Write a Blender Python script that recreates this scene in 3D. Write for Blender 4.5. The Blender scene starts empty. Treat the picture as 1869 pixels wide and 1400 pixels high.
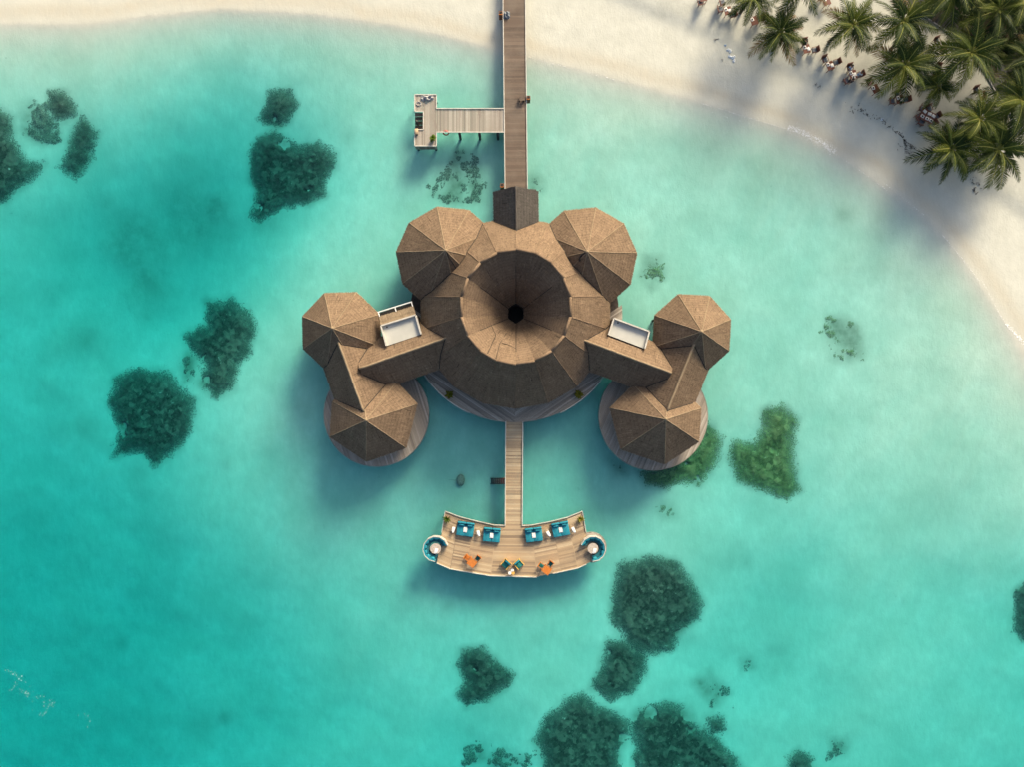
import bpy, bmesh, math, random
import numpy as np
from mathutils import Vector, Matrix
random.seed(7); RNG = np.random.default_rng(7)
SC = bpy.context.scene
COL = SC.collection
R = math.radians

# ---------------------------------------------------------------- camera
H = 90.0                       # camera height over the water
S = 16.0                       # photograph pixels per metre at water level
cam_d = bpy.data.cameras.new("camera"); cam = bpy.data.objects.new("camera", cam_d); COL.objects.link(cam)
cam.location = (0, 0, H); cam.rotation_euler = (0, 0, 0)
cam_d.sensor_width = 36.0; cam_d.lens = 36.0 * H / (1869 / S); cam_d.clip_end = 2000
SC.camera = cam
# ---------------------------------------------------------------- sky and sun
SUN_EL, SUN_AZ = 26.5, 26.0    # degrees; azimuth clockwise from +Y
world = bpy.data.worlds.new("World"); SC.world = world; world.use_nodes = True
wn = world.node_tree; bgn = wn.nodes["Background"]
sky = wn.nodes.new("ShaderNodeTexSky"); sky.sky_type = 'NISHITA'; sky.sun_disc = False
sky.sun_elevation = R(SUN_EL); sky.sun_rotation = R(SUN_AZ); sky.dust_density = 5.0; sky.ozone_density = 0.6
wn.links.new(sky.outputs[0], bgn.inputs[0]); bgn.inputs[1].default_value = 0.15
sun_d = bpy.data.lights.new("sun", 'SUN'); sun = bpy.data.objects.new("sun", sun_d); COL.objects.link(sun)
sun_d.energy = 4.6; sun_d.angle = R(20.0); sun_d.color = (1.0, 0.85, 0.63)
SD = Vector((math.sin(R(SUN_AZ)) * math.cos(R(SUN_EL)), math.cos(R(SUN_AZ)) * math.cos(R(SUN_EL)), math.sin(R(SUN_EL))))
sun.rotation_euler = SD.to_track_quat('Z', 'Y').to_euler(); sun.location = (40, 80, 60)
vs = SC.view_settings; vs.view_transform = 'Standard'; vs.look = 'None'; vs.exposure = 0.54; vs.gamma = 1.0
vs.use_curve_mapping = False
SC.render.engine = 'CYCLES'
SC.cycles.use_denoising = True; SC.cycles.max_bounces = 4; SC.cycles.use_adaptive_sampling = True; SC.cycles.adaptive_threshold = .03; SC.cycles.volume_bounces = 0; SC.cycles.transparent_max_bounces = 12
SC.cycles.caustics_reflective = False; SC.cycles.caustics_refractive = False

# ---------------------------------------------------------------- helpers
def P(px, py, z=0.0):
    """photograph pixel -> the point of the place at height z that shows there"""
    k = (H - z) / H / S
    return Vector(((px - 934.5) * k, (700.0 - py) * k, z))

def setp(o, label=None, cat=None, group=None, kind=None):
    if label: o["label"] = label
    if cat: o["category"] = cat
    if group: o["group"] = group
    if kind: o["kind"] = kind
    return o

def empty(name, loc, rz=0.0, label=None, cat=None, group=None):
    o = bpy.data.objects.new(name, None); COL.objects.link(o)
    o.location = loc; o.rotation_euler = (0, 0, rz); o.empty_display_size = 0.2
    return setp(o, label, cat, group)

class MB:
    """collects shapes that become one mesh"""
    def __init__(s): s.v = []; s.f = []
    def add(s, vs_, fs_):
        n = len(s.v); s.v.extend([tuple(v) for v in vs_]); s.f.extend([tuple(i + n for i in f) for f in fs_]); return s
    def box(s, c, d, rz=0.0, tilt=0.0):
        cx, cy, cz = c; hx, hy, hz = d[0] / 2, d[1] / 2, d[2] / 2
        m = Matrix.Translation(c) @ Matrix.Rotation(rz, 4, 'Z') @ Matrix.Rotation(tilt, 4, 'X')
        v = [m @ Vector((x, y, z)) for x, y, z in ((-hx,-hy,-hz),(hx,-hy,-hz),(hx,hy,-hz),(-hx,hy,-hz),(-hx,-hy,hz),(hx,-hy,hz),(hx,hy,hz),(-hx,hy,hz))]
        return s.add(v, BOXF)
    def bar(s, a, b, w, h, up=(0, 0, 1)):
        a = Vector(a); b = Vector(b); d = b - a; L = d.length
        if L < 1e-6: return s
        x = d / L; u = Vector(up); y = u.cross(x)
        if y.length < 1e-4: y = Vector((1, 0, 0)).cross(x)
        y.normalize(); z = x.cross(y); c = (a + b) / 2
        v = [c + x * (sx * L / 2) + y * (sy * w / 2) + z * (sz * h / 2) for sx, sy, sz in
             ((-1,-1,-1),(1,-1,-1),(1,1,-1),(-1,1,-1),(-1,-1,1),(1,-1,1),(1,1,1),(-1,1,1))]
        return s.add(v, BOXF)
    def tube(s, pts, r, n=6, r2=None):
        pts = [Vector(p) for p in pts]; m = len(pts); base = len(s.v)
        for i, p in enumerate(pts):
            d = (pts[min(i + 1, m - 1)] - pts[max(i - 1, 0)]).normalized()
            a = Vector((0, 0, 1)) if abs(d.z) < .9 else Vector((1, 0, 0))
            x = d.cross(a).normalized(); y = d.cross(x)
            rr = r if r2 is None else r + (r2 - r) * i / max(1, m - 1)
            for k in range(n):
                t = 2 * math.pi * k / n
                s.v.append(tuple(p + x * math.cos(t) * rr + y * math.sin(t) * rr))
        for i in range(m - 1):
            for k in range(n):
                k2 = (k + 1) % n
                s.f.append((base + i * n + k, base + i * n + k2, base + (i + 1) * n + k2, base + (i + 1) * n + k))
        s.f.append(tuple(base + k for k in range(n))[::-1]); s.f.append(tuple(base + (m - 1) * n + k for k in range(n)))
        return s
    def disc(s, c, r, h, n=20, rx=None):
        rx = rx or r
        v = [(c[0] + rx * math.cos(2 * math.pi * k / n), c[1] + r * math.sin(2 * math.pi * k / n), c[2] + dz) for dz in (-h / 2, h / 2) for k in range(n)]
        f = [(k, (k + 1) % n, n + (k + 1) % n, n + k) for k in range(n)] + [tuple(range(n))[::-1], tuple(range(n, 2 * n))]
        return s.add(v, f)
    def ring(s, c, r0, r1, z0, z1, a0, a1, n):
        v = []; f = []
        for i in range(n + 1):
            a = a0 + (a1 - a0) * i / n; ca, sa = math.cos(a), math.sin(a)
            for r, z in ((r0, z0), (r1, z0), (r1, z1), (r0, z1)): v.append((c[0] + r * ca, c[1] + r * sa, c[2] + z))
        for i in range(n):
            b = 4 * i
            for k in range(4): f.append((b + k, b + (k + 1) % 4, b + 4 + (k + 1) % 4, b + 4 + k))
        f += [(3, 2, 1, 0), (4 * n, 4 * n + 1, 4 * n + 2, 4 * n + 3)]
        return s.add(v, f)
    def prism(s, poly, z0, z1):
        n = len(poly)
        v = [(p[0], p[1], z0) for p in poly] + [(p[0], p[1], z1) for p in poly]
        return s.add(v, [(k, (k + 1) % n, n + (k + 1) % n, n + k) for k in range(n)] + [tuple(range(n))[::-1], tuple(range(n, 2 * n))])
    def mesh(s, name):
        me = bpy.data.meshes.new(name); me.from_pydata(s.v, [], s.f); me.update(); return me
    def build(s, name, mat, parent=None, local=False, smooth=False, kind=None):
        """verts are world positions unless local; a parent Empty only carries a location"""
        if parent is not None and not local:
            o = wloc(parent); s.v = [(x - o[0], y - o[1], z - o[2]) for x, y, z in s.v]
        ob = bpy.data.objects.new(name, s.mesh(name)); COL.objects.link(ob)
        for m in (mat if isinstance(mat, (list, tuple)) else [mat]): ob.data.materials.append(m)
        ob.parent = parent
        if smooth: ob.data.polygons.foreach_set("use_smooth", [True] * len(ob.data.polygons))
        if kind: ob["kind"] = kind
        return ob
BOXF = [(0, 3, 2, 1), (4, 5, 6, 7), (0, 1, 5, 4), (1, 2, 6, 5), (2, 3, 7, 6), (3, 0, 4, 7)]
def wloc(o):
    p = Vector((0, 0, 0))
    while o is not None: p = p + Vector(o.location); o = o.parent
    return p
def npmesh(name, V, F, mats, parent=None, smooth=False, attrs=None, local=False):
    """numpy arrays: V (n,3), F (m,k)"""
    if parent is not None and not local: V = V - np.array(wloc(parent))
    me = bpy.data.meshes.new(name); n, k = F.shape
    me.vertices.add(len(V)); me.vertices.foreach_set("co", V.astype(np.float32).ravel())
    me.loops.add(n * k); me.loops.foreach_set("vertex_index", F.astype(np.int32).ravel())
    me.polygons.add(n); me.polygons.foreach_set("loop_start", np.arange(0, n * k, k, dtype=np.int32))
    for a, d in (attrs or {}).items():
        at = me.attributes.new(a, 'FLOAT', 'POINT'); at.data.foreach_set("value", d.astype(np.float32))
    me.update(calc_edges=True); me.validate()
    if smooth: me.polygons.foreach_set("use_smooth", [True] * n)
    ob = bpy.data.objects.new(name, me); COL.objects.link(ob)
    for m in (mats if isinstance(mats, (list, tuple)) else [mats]): me.materials.append(m)
    ob.parent = parent
    return ob
def copy_tree(o, parent=None):
    c = o.copy(); COL.objects.link(c); c.parent = parent
    for ch in list(o.children): copy_tree(ch, c)
    return c
_rb = {}
def rbox(w, d, h, r, seg=2):
    """rounded cushion block centred at the origin"""
    key = (round(w, 3), round(d, 3), round(h, 3), r, seg)
    if key not in _rb:
        bm = bmesh.new(); bmesh.ops.create_cube(bm, size=1.0); bmesh.ops.scale(bm, vec=(w, d, h), verts=bm.verts)
        bmesh.ops.bevel(bm, geom=list(bm.edges), offset=r, segments=seg, affect='EDGES', profile=.5)
        me = bpy.data.meshes.new("cushion"); bm.to_mesh(me); bm.free()
        me.polygons.foreach_set("use_smooth", [True] * len(me.polygons)); _rb[key] = me
    return _rb[key]
def put(name, me, mat, parent, loc, rot=(0, 0, 0)):
    me2 = me.copy() if me.materials and me.materials[0] is not mat else me
    if not me2.materials: me2.materials.append(mat)
    elif me2.materials[0] is not mat: me2.materials[0] = mat
    o = bpy.data.objects.new(name, me2); COL.objects.link(o); o.parent = parent; o.location = loc; o.rotation_euler = rot
    return o

# ---------------------------------------------------------------- materials
def mat_new(name):
    m = bpy.data.materials.new(name); m.use_nodes = True; nt = m.node_tree
    return m, nt, nt.nodes["Principled BSDF"]
def N(nt, t, **kw):
    n = nt.nodes.new(t)
    for k, v in kw.items(): setattr(n, k, v)
    return n
def noise(nt, scale, detail=4.0, coord='Object', rough=.55, vec=None):
    t = N(nt, "ShaderNodeTexNoise"); t.inputs["Scale"].default_value = scale; t.inputs["Detail"].default_value = detail
    t.inputs["Roughness"].default_value = rough
    if vec is None:
        c = N(nt, "ShaderNodeTexCoord") if coord != 'World' else N(nt, "ShaderNodeNewGeometry")
        vec = c.outputs[coord] if coord != 'World' else c.outputs["Position"]
    nt.links.new(vec, t.inputs["Vector"]); return t.outputs["Fac"]
def ramp(nt, fac, stops):
    r = N(nt, "ShaderNodeValToRGB"); e = r.color_ramp.elements
    while len(e) < len(stops): e.new(.5)
    for i, (p, c) in enumerate(stops): e[i].position = p; e[i].color = (*c, 1)
    nt.links.new(fac, r.inputs[0]); return r.outputs[0]
def mixc(nt, fac, a, b, mode='MIX'):
    m = N(nt, "ShaderNodeMix", data_type='RGBA', blend_type=mode)
    for sock, val in ((m.inputs[0], fac), (m.inputs[6], a), (m.inputs[7], b)):
        if hasattr(val, "links") or hasattr(val, "is_linked"): nt.links.new(val, sock)
        elif isinstance(val, (int, float)): sock.default_value = val
        else: sock.default_value = (*val, 1)
    return m.outputs[2]
def math_(nt, op, a, b=0.0, clamp=False):
    m = N(nt, "ShaderNodeMath", operation=op, use_clamp=clamp)
    for i, v in enumerate((a, b)):
        if isinstance(v, (int, float)): m.inputs[i].default_value = v
        else: nt.links.new(v, m.inputs[i])
    return m.outputs[0]
def mapr(nt, v, a, b, c=0.0, d=1.0):
    m = N(nt, "ShaderNodeMapRange"); nt.links.new(v, m.inputs[0])
    for i, x in enumerate((a, b, c, d)): m.inputs[i + 1].default_value = x
    return m.outputs[0]
def bump(nt, b, h, strength=.5, dist=.05):
    n = N(nt, "ShaderNodeBump"); n.inputs["Strength"].default_value = strength; n.inputs["Distance"].default_value = dist
    nt.links.new(h, n.inputs["Height"]); nt.links.new(n.outputs[0], b.inputs["Normal"])
def attr(nt, name):
    a = N(nt, "ShaderNodeAttribute"); a.attribute_name = name; return a.outputs["Fac"]
def simple(name, col, rough=.7, var=.25, scale=6.0, bumpd=0.0, hue=None):
    m, nt, b = mat_new(name); nz = noise(nt, scale, 5)
    lo = tuple(c * (1 - var) for c in col); hi = tuple(min(1, c * (1 + var)) for c in col)
    nt.links.new(ramp(nt, nz, [(.3, lo), (.7, hi)]), b.inputs["Base Color"]); b.inputs["Roughness"].default_value = rough
    if bumpd: bump(nt, b, noise(nt, scale * 4, 4), .6, bumpd)
    return m

def wood_mat(name, cols, rough=.75, grain=26.0, per='obj'):
    """weathered boards: each board its own tone, long grain, blotches of wear"""
    m, nt, b = mat_new(name)
    if per == 'obj': rnd = N(nt, "ShaderNodeObjectInfo").outputs["Random"]
    else: rnd = attr(nt, "rnd")
    base = ramp(nt, rnd, [(i / (len(cols) - 1), c) for i, c in enumerate(cols)])
    big = noise(nt, .55, 4, 'World'); fine = noise(nt, grain, 4, 'World', .7)
    c1 = mixc(nt, mapr(nt, big, .4, .75, 0, .4), base, (.24, .20, .15))
    c2 = mixc(nt, mapr(nt, fine, .35, .75, 0, .5), c1, (.10, .08, .065))
    nt.links.new(c2, b.inputs["Base Color"]); b.inputs["Roughness"].default_value = rough
    bump(nt, b, fine, .3, .01)
    return m
M = {}
M['plank_jetty'] = wood_mat('brown jetty boards', [(.062,.042,.028),(.128,.086,.057),(.095,.065,.044),(.17,.12,.083),(.105,.073,.05),(.138,.095,.064)])
M['plank_grey'] = wood_mat('silver grey boards', [(.19,.165,.135),(.36,.32,.265),(.25,.215,.175),(.5,.455,.385),(.3,.265,.215),(.42,.375,.31),(.22,.19,.155)])
M['plank_pale'] = wood_mat('sun bleached boards', [(.30,.21,.125),(.54,.40,.235),(.40,.285,.165),(.62,.49,.31),(.47,.34,.195),(.25,.18,.112),(.52,.385,.225)])
M['timber_dark'] = simple('dark timber', (.06,.045,.035), .8, .4, 3)
M['pile'] = simple('wet timber pile', (.05,.05,.045), .7, .4, 3)
M['rail'] = simple('pale painted rail', (.50,.48,.42), .5, .15, 2)
M['white'] = simple('white paint', (.78,.77,.72), .5, .08, 1.5)
M['teak'] = simple('orange oiled teak', (.50,.16,.025), .45, .25, 9)
M['teak_yellow'] = simple('golden teak', (.62,.36,.08), .45, .2, 9)
M['mahogany'] = simple('red brown mahogany', (.14,.045,.026), .4, .35, 12)
M['teal'] = simple('teal outdoor cushion', (.008,.20,.26), .85, .2, 5, .01)
M['teal_dark'] = simple('deep teal upholstery', (.006,.11,.14), .85, .2, 5, .01)
M['teal_green'] = simple('green teal cushion', (.01,.15,.13), .85, .2, 5, .01)
M['grey_cushion'] = simple('slate grey cushion', (.15,.17,.19), .9, .15, 6, .01)
M['linen'] = simple('white linen', (.74,.73,.70), .9, .08, 14, .01)
M['pot'] = simple('terracotta', (.25,.11,.06), .8, .2, 8)
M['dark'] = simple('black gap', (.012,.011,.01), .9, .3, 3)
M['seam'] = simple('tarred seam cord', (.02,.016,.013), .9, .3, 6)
M['tarp'] = simple('grey tarpaulin', (.30,.30,.30), .8, .4, 4, .02)
M['red'] = simple('red plastic', (.45,.05,.025), .4, .1, 5)
M['rust'] = simple('rusty brown box', (.16,.07,.035), .7, .3, 8)
M['panel'] = simple('pale grey roof membrane', (.47,.47,.42), .55, .07, .8)
M['skin'] = simple('skin', (.35,.2,.13), .6, .1, 10)
M['cloth_white'] = simple('white shirt', (.72,.74,.76), .9, .08, 10)
M['cloth_black'] = simple('black clothes', (.012,.013,.016), .9, .2, 10)
M['cloth_blue'] = simple('pale blue clothes', (.32,.45,.58), .9, .1, 10)
M['cloth_pink'] = simple('pink clothes', (.5,.25,.24), .9, .1, 10)
M['hair'] = simple('dark hair', (.015,.011,.009), .7, .3, 20)
M['ray'] = simple('grey brown ray skin', (.2,.22,.17), .6, .4, 6)
M['shell'] = simple('white shell', (.75,.78,.78), .6, .15, 10)
M['foam'] = simple('white foam', (.85,.86,.84), .9, .05, 10)
M['twig'] = simple('dark driftwood twig', (.05,.035,.025), .9, .4, 8)
M['paving'] = simple('dark grey paving', (.055,.055,.058), .8, .3, 2, .01)
M['kerb'] = simple('pale kerb stone', (.30,.30,.31), .7, .2, 3)
M['soil'] = simple('dark leaf litter soil', (.016,.014,.012), .95, .5, 3, .03)

def thatch_mat(name, lo, mid, hi):
    m, nt, b = mat_new(name)
    g = N(nt, "ShaderNodeNewGeometry"); pos = g.outputs["Position"]
    big = noise(nt, .35, 5, 'World', .6); medn = noise(nt, 3.2, 6, 'World', .75); fine = noise(nt, 22, 5, 'World', .75)
    sep = N(nt, "ShaderNodeSeparateXYZ"); nt.links.new(pos, sep.inputs[0])
    zz = math_(nt, 'ADD', math_(nt, 'MULTIPLY', sep.outputs[2], 3.4), math_(nt, 'MULTIPLY', medn, 1.3))
    course = math_(nt, 'FRACT', zz)
    base = ramp(nt, medn, [(.2, lo), (.5, mid), (.95, hi)])
    c1 = mixc(nt, mapr(nt, big, .35, .68, 0, .45), base, tuple(x * .72 for x in lo))
    c2 = mixc(nt, mapr(nt, fine, .45, .75, 0, .5), c1, hi)
    c3 = mixc(nt, mapr(nt, course, .0, .25, .42, 0), c2, tuple(x * .5 for x in lo))
    c3 = mixc(nt, 1.0, c3, mapr(nt, attr(nt, 'tone'), -1, 1, .45, 1.55), 'MULTIPLY')     # each straw bundle its own tone
    nt.links.new(c3, b.inputs["Base Color"]); b.inputs["Roughness"].default_value = .95
    b.inputs["Specular IOR Level"].default_value = .1
    hgt = math_(nt, 'ADD', math_(nt, 'MULTIPLY', fine, .6), math_(nt, 'MULTIPLY', course, .5))
    bump(nt, b, hgt, .45, .04)
    return m
M['thatch'] = thatch_mat('weathered palm thatch', (.105,.073,.05), (.175,.124,.083), (.31,.225,.145))
M['thatch_pale'] = thatch_mat('pale straw edge', (.16,.12,.08), (.25,.19,.125), (.36,.29,.19))
M['thatch_shaded'] = thatch_mat('shaded grey entrance thatch', (.055,.05,.046), (.08,.073,.066), (.13,.118,.105))  # darker copy of the grey thatch, shade on the entrance put into its colour

def sand_mat():
    m, nt, b = mat_new('coral sand')
    dry_shaded, alg, wet = attr(nt, 'dry_shaded'), attr(nt, 'algae'), attr(nt, 'wet')
    big = noise(nt, .06, 5, 'World'); medn = noise(nt, .5, 6, 'World', .65); fine = noise(nt, 5, 4, 'World', .6)
    sea = ramp(nt, medn, [(.25, (.60,.57,.47)), (.75, (.72,.69,.58))])  # mottling also paints caustic light into the bed's tone
    sea = mixc(nt, mapr(nt, big, .35, .7, 0, .35), sea, (.52,.52,.40))
    beach = ramp(nt, medn, [(.3, (.49,.495,.42)), (.7, (.57,.575,.495))])
    up = ramp(nt, medn, [(.3, (.405,.415,.355)), (.7, (.52,.53,.46))])  # upper sand greyed: raked dry tone plus shade painted in
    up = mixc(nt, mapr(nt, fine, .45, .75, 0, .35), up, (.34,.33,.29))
    g = N(nt, "ShaderNodeNewGeometry"); mp = N(nt, "ShaderNodeMapping"); mp.inputs["Rotation"].default_value = (0, 0, R(-32)); mp.inputs["Scale"].default_value = (1.0, .5, 1)
    nt.links.new(g.outputs["Position"], mp.inputs[0]); rip = noise(nt, 1.5, 5, vec=mp.outputs[0], rough=.65)
    sea = mixc(nt, mapr(nt, rip, .38, .68, 0, .32), sea, (.48,.47,.37)); cloud = noise(nt, .17, 6, 'World', .6)  # sand ripples, with streaks of rippled water light painted into the tone
    sea = mixc(nt, mapr(nt, cloud, .40, .66, 0, .55), sea, (.43,.46,.36))
    beach = mixc(nt, math_(nt, 'MULTIPLY', attr(nt, 'swash'), mapr(nt, medn, .3, .7, .35, .9)), beach, (.47,.435,.335))
    c = mixc(nt, wet, beach, sea); c = mixc(nt, dry_shaded, c, up)
    an = mapr(nt, medn, .3, .62, .55, 1.25)
    c = mixc(nt, math_(nt, 'MULTIPLY', alg, an, True), c, (.07,.10,.055))
    foot = N(nt, "ShaderNodeTexVoronoi"); foot.inputs["Scale"].default_value = 1.7; nt.links.new(g.outputs["Position"], foot.inputs["Vector"])
    c = mixc(nt, math_(nt, 'MULTIPLY', mapr(nt, foot.outputs["Distance"], .05, .22, .38, 0), math_(nt, 'MULTIPLY', dry_shaded, mapr(nt, medn, .45, .6, 0, 1))), c, (.28,.265,.23))   # trodden hollows, their shade painted as dark spots
    speck = noise(nt, 1.6, 3, 'World', .8)
    c = mixc(nt, math_(nt, 'MULTIPLY', mapr(nt, speck, .68, .76, 0, .35), wet), c, (.12,.15,.10))
    nt.links.new(c, b.inputs["Base Color"]); b.inputs["Roughness"].default_value = .9
    bump(nt, b, math_(nt, 'ADD', fine, math_(nt, 'MULTIPLY', rip, 3)), .22, .06)
    return m
M['sand'] = sand_mat()

def water_mat():
    m = bpy.data.materials.new('lagoon water'); m.use_nodes = True; nt = m.node_tree; nt.nodes.clear()
    out = N(nt, "ShaderNodeOutputMaterial"); tr = N(nt, "ShaderNodeBsdfTransparent"); gl = N(nt, "ShaderNodeBsdfGlossy")
    gl.inputs["Roughness"].default_value = .08; mx = N(nt, "ShaderNodeMixShader")
    g = N(nt, "ShaderNodeNewGeometry")
    dot = N(nt, "ShaderNodeVectorMath", operation='DOT_PRODUCT'); nt.links.new(g.outputs["Normal"], dot.inputs[0]); nt.links.new(g.outputs["Incoming"], dot.inputs[1])
    sch = math_(nt, 'POWER', math_(nt, 'SUBTRACT', 1.0, math_(nt, 'ABSOLUTE', dot.outputs["Value"]), True), 5.0)   # Schlick reflectance of water, from either side
    nt.links.new(math_(nt, 'ADD', .02, math_(nt, 'MULTIPLY', sch, .98), True), mx.inputs[0]); nt.links.new(tr.outputs[0], mx.inputs[1]); nt.links.new(gl.outputs[0], mx.inputs[2])
    nt.links.new(mx.outputs[0], out.inputs["Surface"])
    va = N(nt, "ShaderNodeVolumeAbsorption"); va.inputs["Color"].default_value = (.07, .853, .880, 1); va.inputs["Density"].default_value = .60
    nt.links.new(va.outputs[0], out.inputs["Volume"])
    return m
M['water'] = water_mat()

def coral_mat(name, cols):
    """mottled living coral: heads of several tones, pale dead tips, thinner growth towards the rim"""
    m, nt, b = mat_new(name); rnd = attr(nt, 'rnd'); edge = attr(nt, 'edge')
    base = ramp(nt, rnd, [(.15, cols[0]), (.45, cols[1]), (.8, cols[2]), (1, cols[3])])
    vo = N(nt, "ShaderNodeTexVoronoi"); vo.inputs["Scale"].default_value = 1.9; g = N(nt, "ShaderNodeNewGeometry"); nt.links.new(g.outputs["Position"], vo.inputs["Vector"])
    head = N(nt, "ShaderNodeSeparateColor"); nt.links.new(vo.outputs["Color"], head.inputs[0])
    c = mixc(nt, mapr(nt, head.outputs[0], .45, 1.0, 0, .9), base, tuple(x * 1.3 for x in (cols[2][0] * 1.2, cols[2][1], cols[2][2])))
    nz = noise(nt, .35, 5, 'World', .65); c = mixc(nt, mapr(nt, nz, .42, .66, 0, .65), c, cols[0])
    fn = noise(nt, 3.4, 6, 'World', .8); c = mixc(nt, mapr(nt, fn, .52, .72, 0, .75), c, tuple(x * 1.25 for x in cols[2]))
    c = mixc(nt, math_(nt, 'MULTIPLY', math_(nt, 'SUBTRACT', 1.0, edge), .55), c, tuple(min(1, x * 1.9 + .05) for x in cols[2]))
    nt.links.new(c, b.inputs["Base Color"]); b.inputs["Roughness"].default_value = .95; b.inputs["Specular IOR Level"].default_value = .1
    gap = noise(nt, 7.0, 3, 'World', .7)       # open growth: sand shows between the branches near the rim
    cov = math_(nt, 'ADD', math_(nt, 'MULTIPLY', edge, 1.5), mapr(nt, gap, .35, .65, -.55, .55), True)
    nt.links.new(cov, b.inputs["Alpha"]); return m
M['coral'] = coral_mat('olive coral', [(.016,.027,.022),(.032,.048,.037),(.075,.10,.075),(.36,.40,.34)])
M['coral_green'] = coral_mat('green coral', [(.035,.06,.024),(.065,.1,.038),(.12,.165,.07),(.38,.42,.28)])

def leaf_mat(name, a, b_, c, trans=.3):
    m = bpy.data.materials.new(name); m.use_nodes = True; nt = m.node_tree; nt.nodes.clear()
    out = N(nt, "ShaderNodeOutputMaterial"); pr = N(nt, "ShaderNodeBsdfPrincipled"); tl = N(nt, "ShaderNodeBsdfTranslucent"); mx = N(nt, "ShaderNodeMixShader")
    rnd = N(nt, "ShaderNodeObjectInfo").outputs["Random"]; nz = noise(nt, 1.2, 3)
    f = math_(nt, 'ADD', math_(nt, 'MULTIPLY', rnd, .65), math_(nt, 'MULTIPLY', nz, .4))
    col = ramp(nt, f, [(.1, a), (.5, b_), (.95, c)])
    nt.links.new(col, pr.inputs["Base Color"]); nt.links.new(col, tl.inputs[0]); pr.inputs["Roughness"].default_value = .6; pr.inputs["Specular IOR Level"].default_value = .2
    mx.inputs[0].default_value = trans
    nt.links.new(pr.outputs[0], mx.inputs[1]); nt.links.new(tl.outputs[0], mx.inputs[2]); nt.links.new(mx.outputs[0], out.inputs[0])
    return m
M['frond'] = leaf_mat('coconut leaf', (.016,.032,.008), (.038,.064,.011), (.12,.145,.016))
M['rachis'] = leaf_mat('leaf midrib', (.16,.19,.04), (.22,.23,.05), (.28,.27,.06), .1)
M['frond_dead'] = leaf_mat('withered leaf', (.14,.09,.04), (.2,.13,.055), (.26,.18,.08))
M['trunk'] = simple('grey palm trunk', (.16,.13,.10), .9, .35, 4, .03)
M['shrub'] = leaf_mat('yellow green shrub', (.10,.11,.012), (.17,.16,.015), (.24,.21,.02))
M['shrub_green'] = leaf_mat('bright green plant', (.06,.11,.012), (.10,.16,.016), (.15,.2,.02))
M['undergrowth'] = leaf_mat('dark undergrowth', (.012,.02,.008), (.022,.034,.01), (.04,.055,.015))

# ================================================================ ground and water
def poly_dist(X, Y, pts):
    """signed side and distance of grid points to an open polyline"""
    best = np.full(X.shape, 1e9); side = np.zeros(X.shape)
    for (x0, y0), (x1, y1) in zip(pts[:-1], pts[1:]):
        dx, dy = x1 - x0, y1 - y0; L2 = dx * dx + dy * dy
        t = np.clip(((X - x0) * dx + (Y - y0) * dy) / L2, 0, 1)
        d = np.hypot(X - x0 - t * dx, Y - y0 - t * dy); s_ = dx * (Y - y0) - dy * (X - x0)
        u = d < best; best = np.where(u, d, best); side = np.where(u, s_, side)
    return best, np.sign(side)
def pxl(l): return [tuple(P(x, y).xy) for x, y in l]
SHORE = pxl([(-3000,80),(-400,60),(0,42),(150,44),(260,30),(400,16),(560,24),(700,42),(800,62),(900,88),(960,102),(1050,124),(1150,150),(1250,178),(1330,200),(1400,225),(1450,243),(1500,266),(1560,302),(1620,345),(1680,390),(1730,440),(1775,500),(1810,552),(1840,600),(1869,645),(1960,780),(2200,1200),(3000,3000)])
BERM = pxl([(-3000,-400),(0,-260),(600,-160),(1000,-60),(1180,20),(1300,66),(1400,118),(1500,150),(1600,205),(1660,250),(1720,300),(1800,345),(1869,390),(2000,520),(2400,1200)])
DEPTH = [(0,150,.7),(0,250,1.3),(0,450,1.7),(0,650,2.2),(0,850,2.6),(0,1050,3.0),(0,1250,3.3),(0,1400,3.1),(200,140,.7),(200,300,1.5),(200,500,1.9),(200,750,1.9),(200,950,2.4),(200,1150,2.9),(200,1350,2.8),(400,130,.7),(400,250,1.5),(350,430,3.2),(260,420,2.9),(430,340,2.5),(255,490,2.6),(400,500,1.5),(420,800,1.1),(400,950,1.6),(400,1150,2.2),(400,1350,2.3),(550,150,.8),(450,300,2.2),(600,450,.9),(520,560,.8),(500,700,.75),(520,900,.85),(560,1050,1.2),(600,1200,1.7),(600,1380,2.0),(700,150,.7),(700,300,.9),(650,500,.8),(800,300,.9),(700,900,1.0),(750,1100,1.1),(800,1250,1.4),(800,1380,1.8),(860,850,1.1),(1020,850,1.1),(1000,1150,1.1),(1000,1250,1.2),(1100,300,.65),(1100,200,.5),(1250,300,.55),(1250,450,.6),(1400,400,.5),(1400,550,.5),(1500,700,.5),(1400,700,.6),(1600,600,.42),(1650,800,.45),(1750,700,.33),(1800,900,.55),(1550,900,.6),(1350,950,.75),(1400,1100,1.3),(1350,1200,1.3),(1550,1100,.8),(1700,1000,.7),(1780,1130,1.1),(1650,1250,.9),(1500,1300,1.1),(1700,1380,1.1),(1830,1300,1.1),(1200,1350,1.3),(1050,1050,1.0),(1250,1000,.75)]
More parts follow.
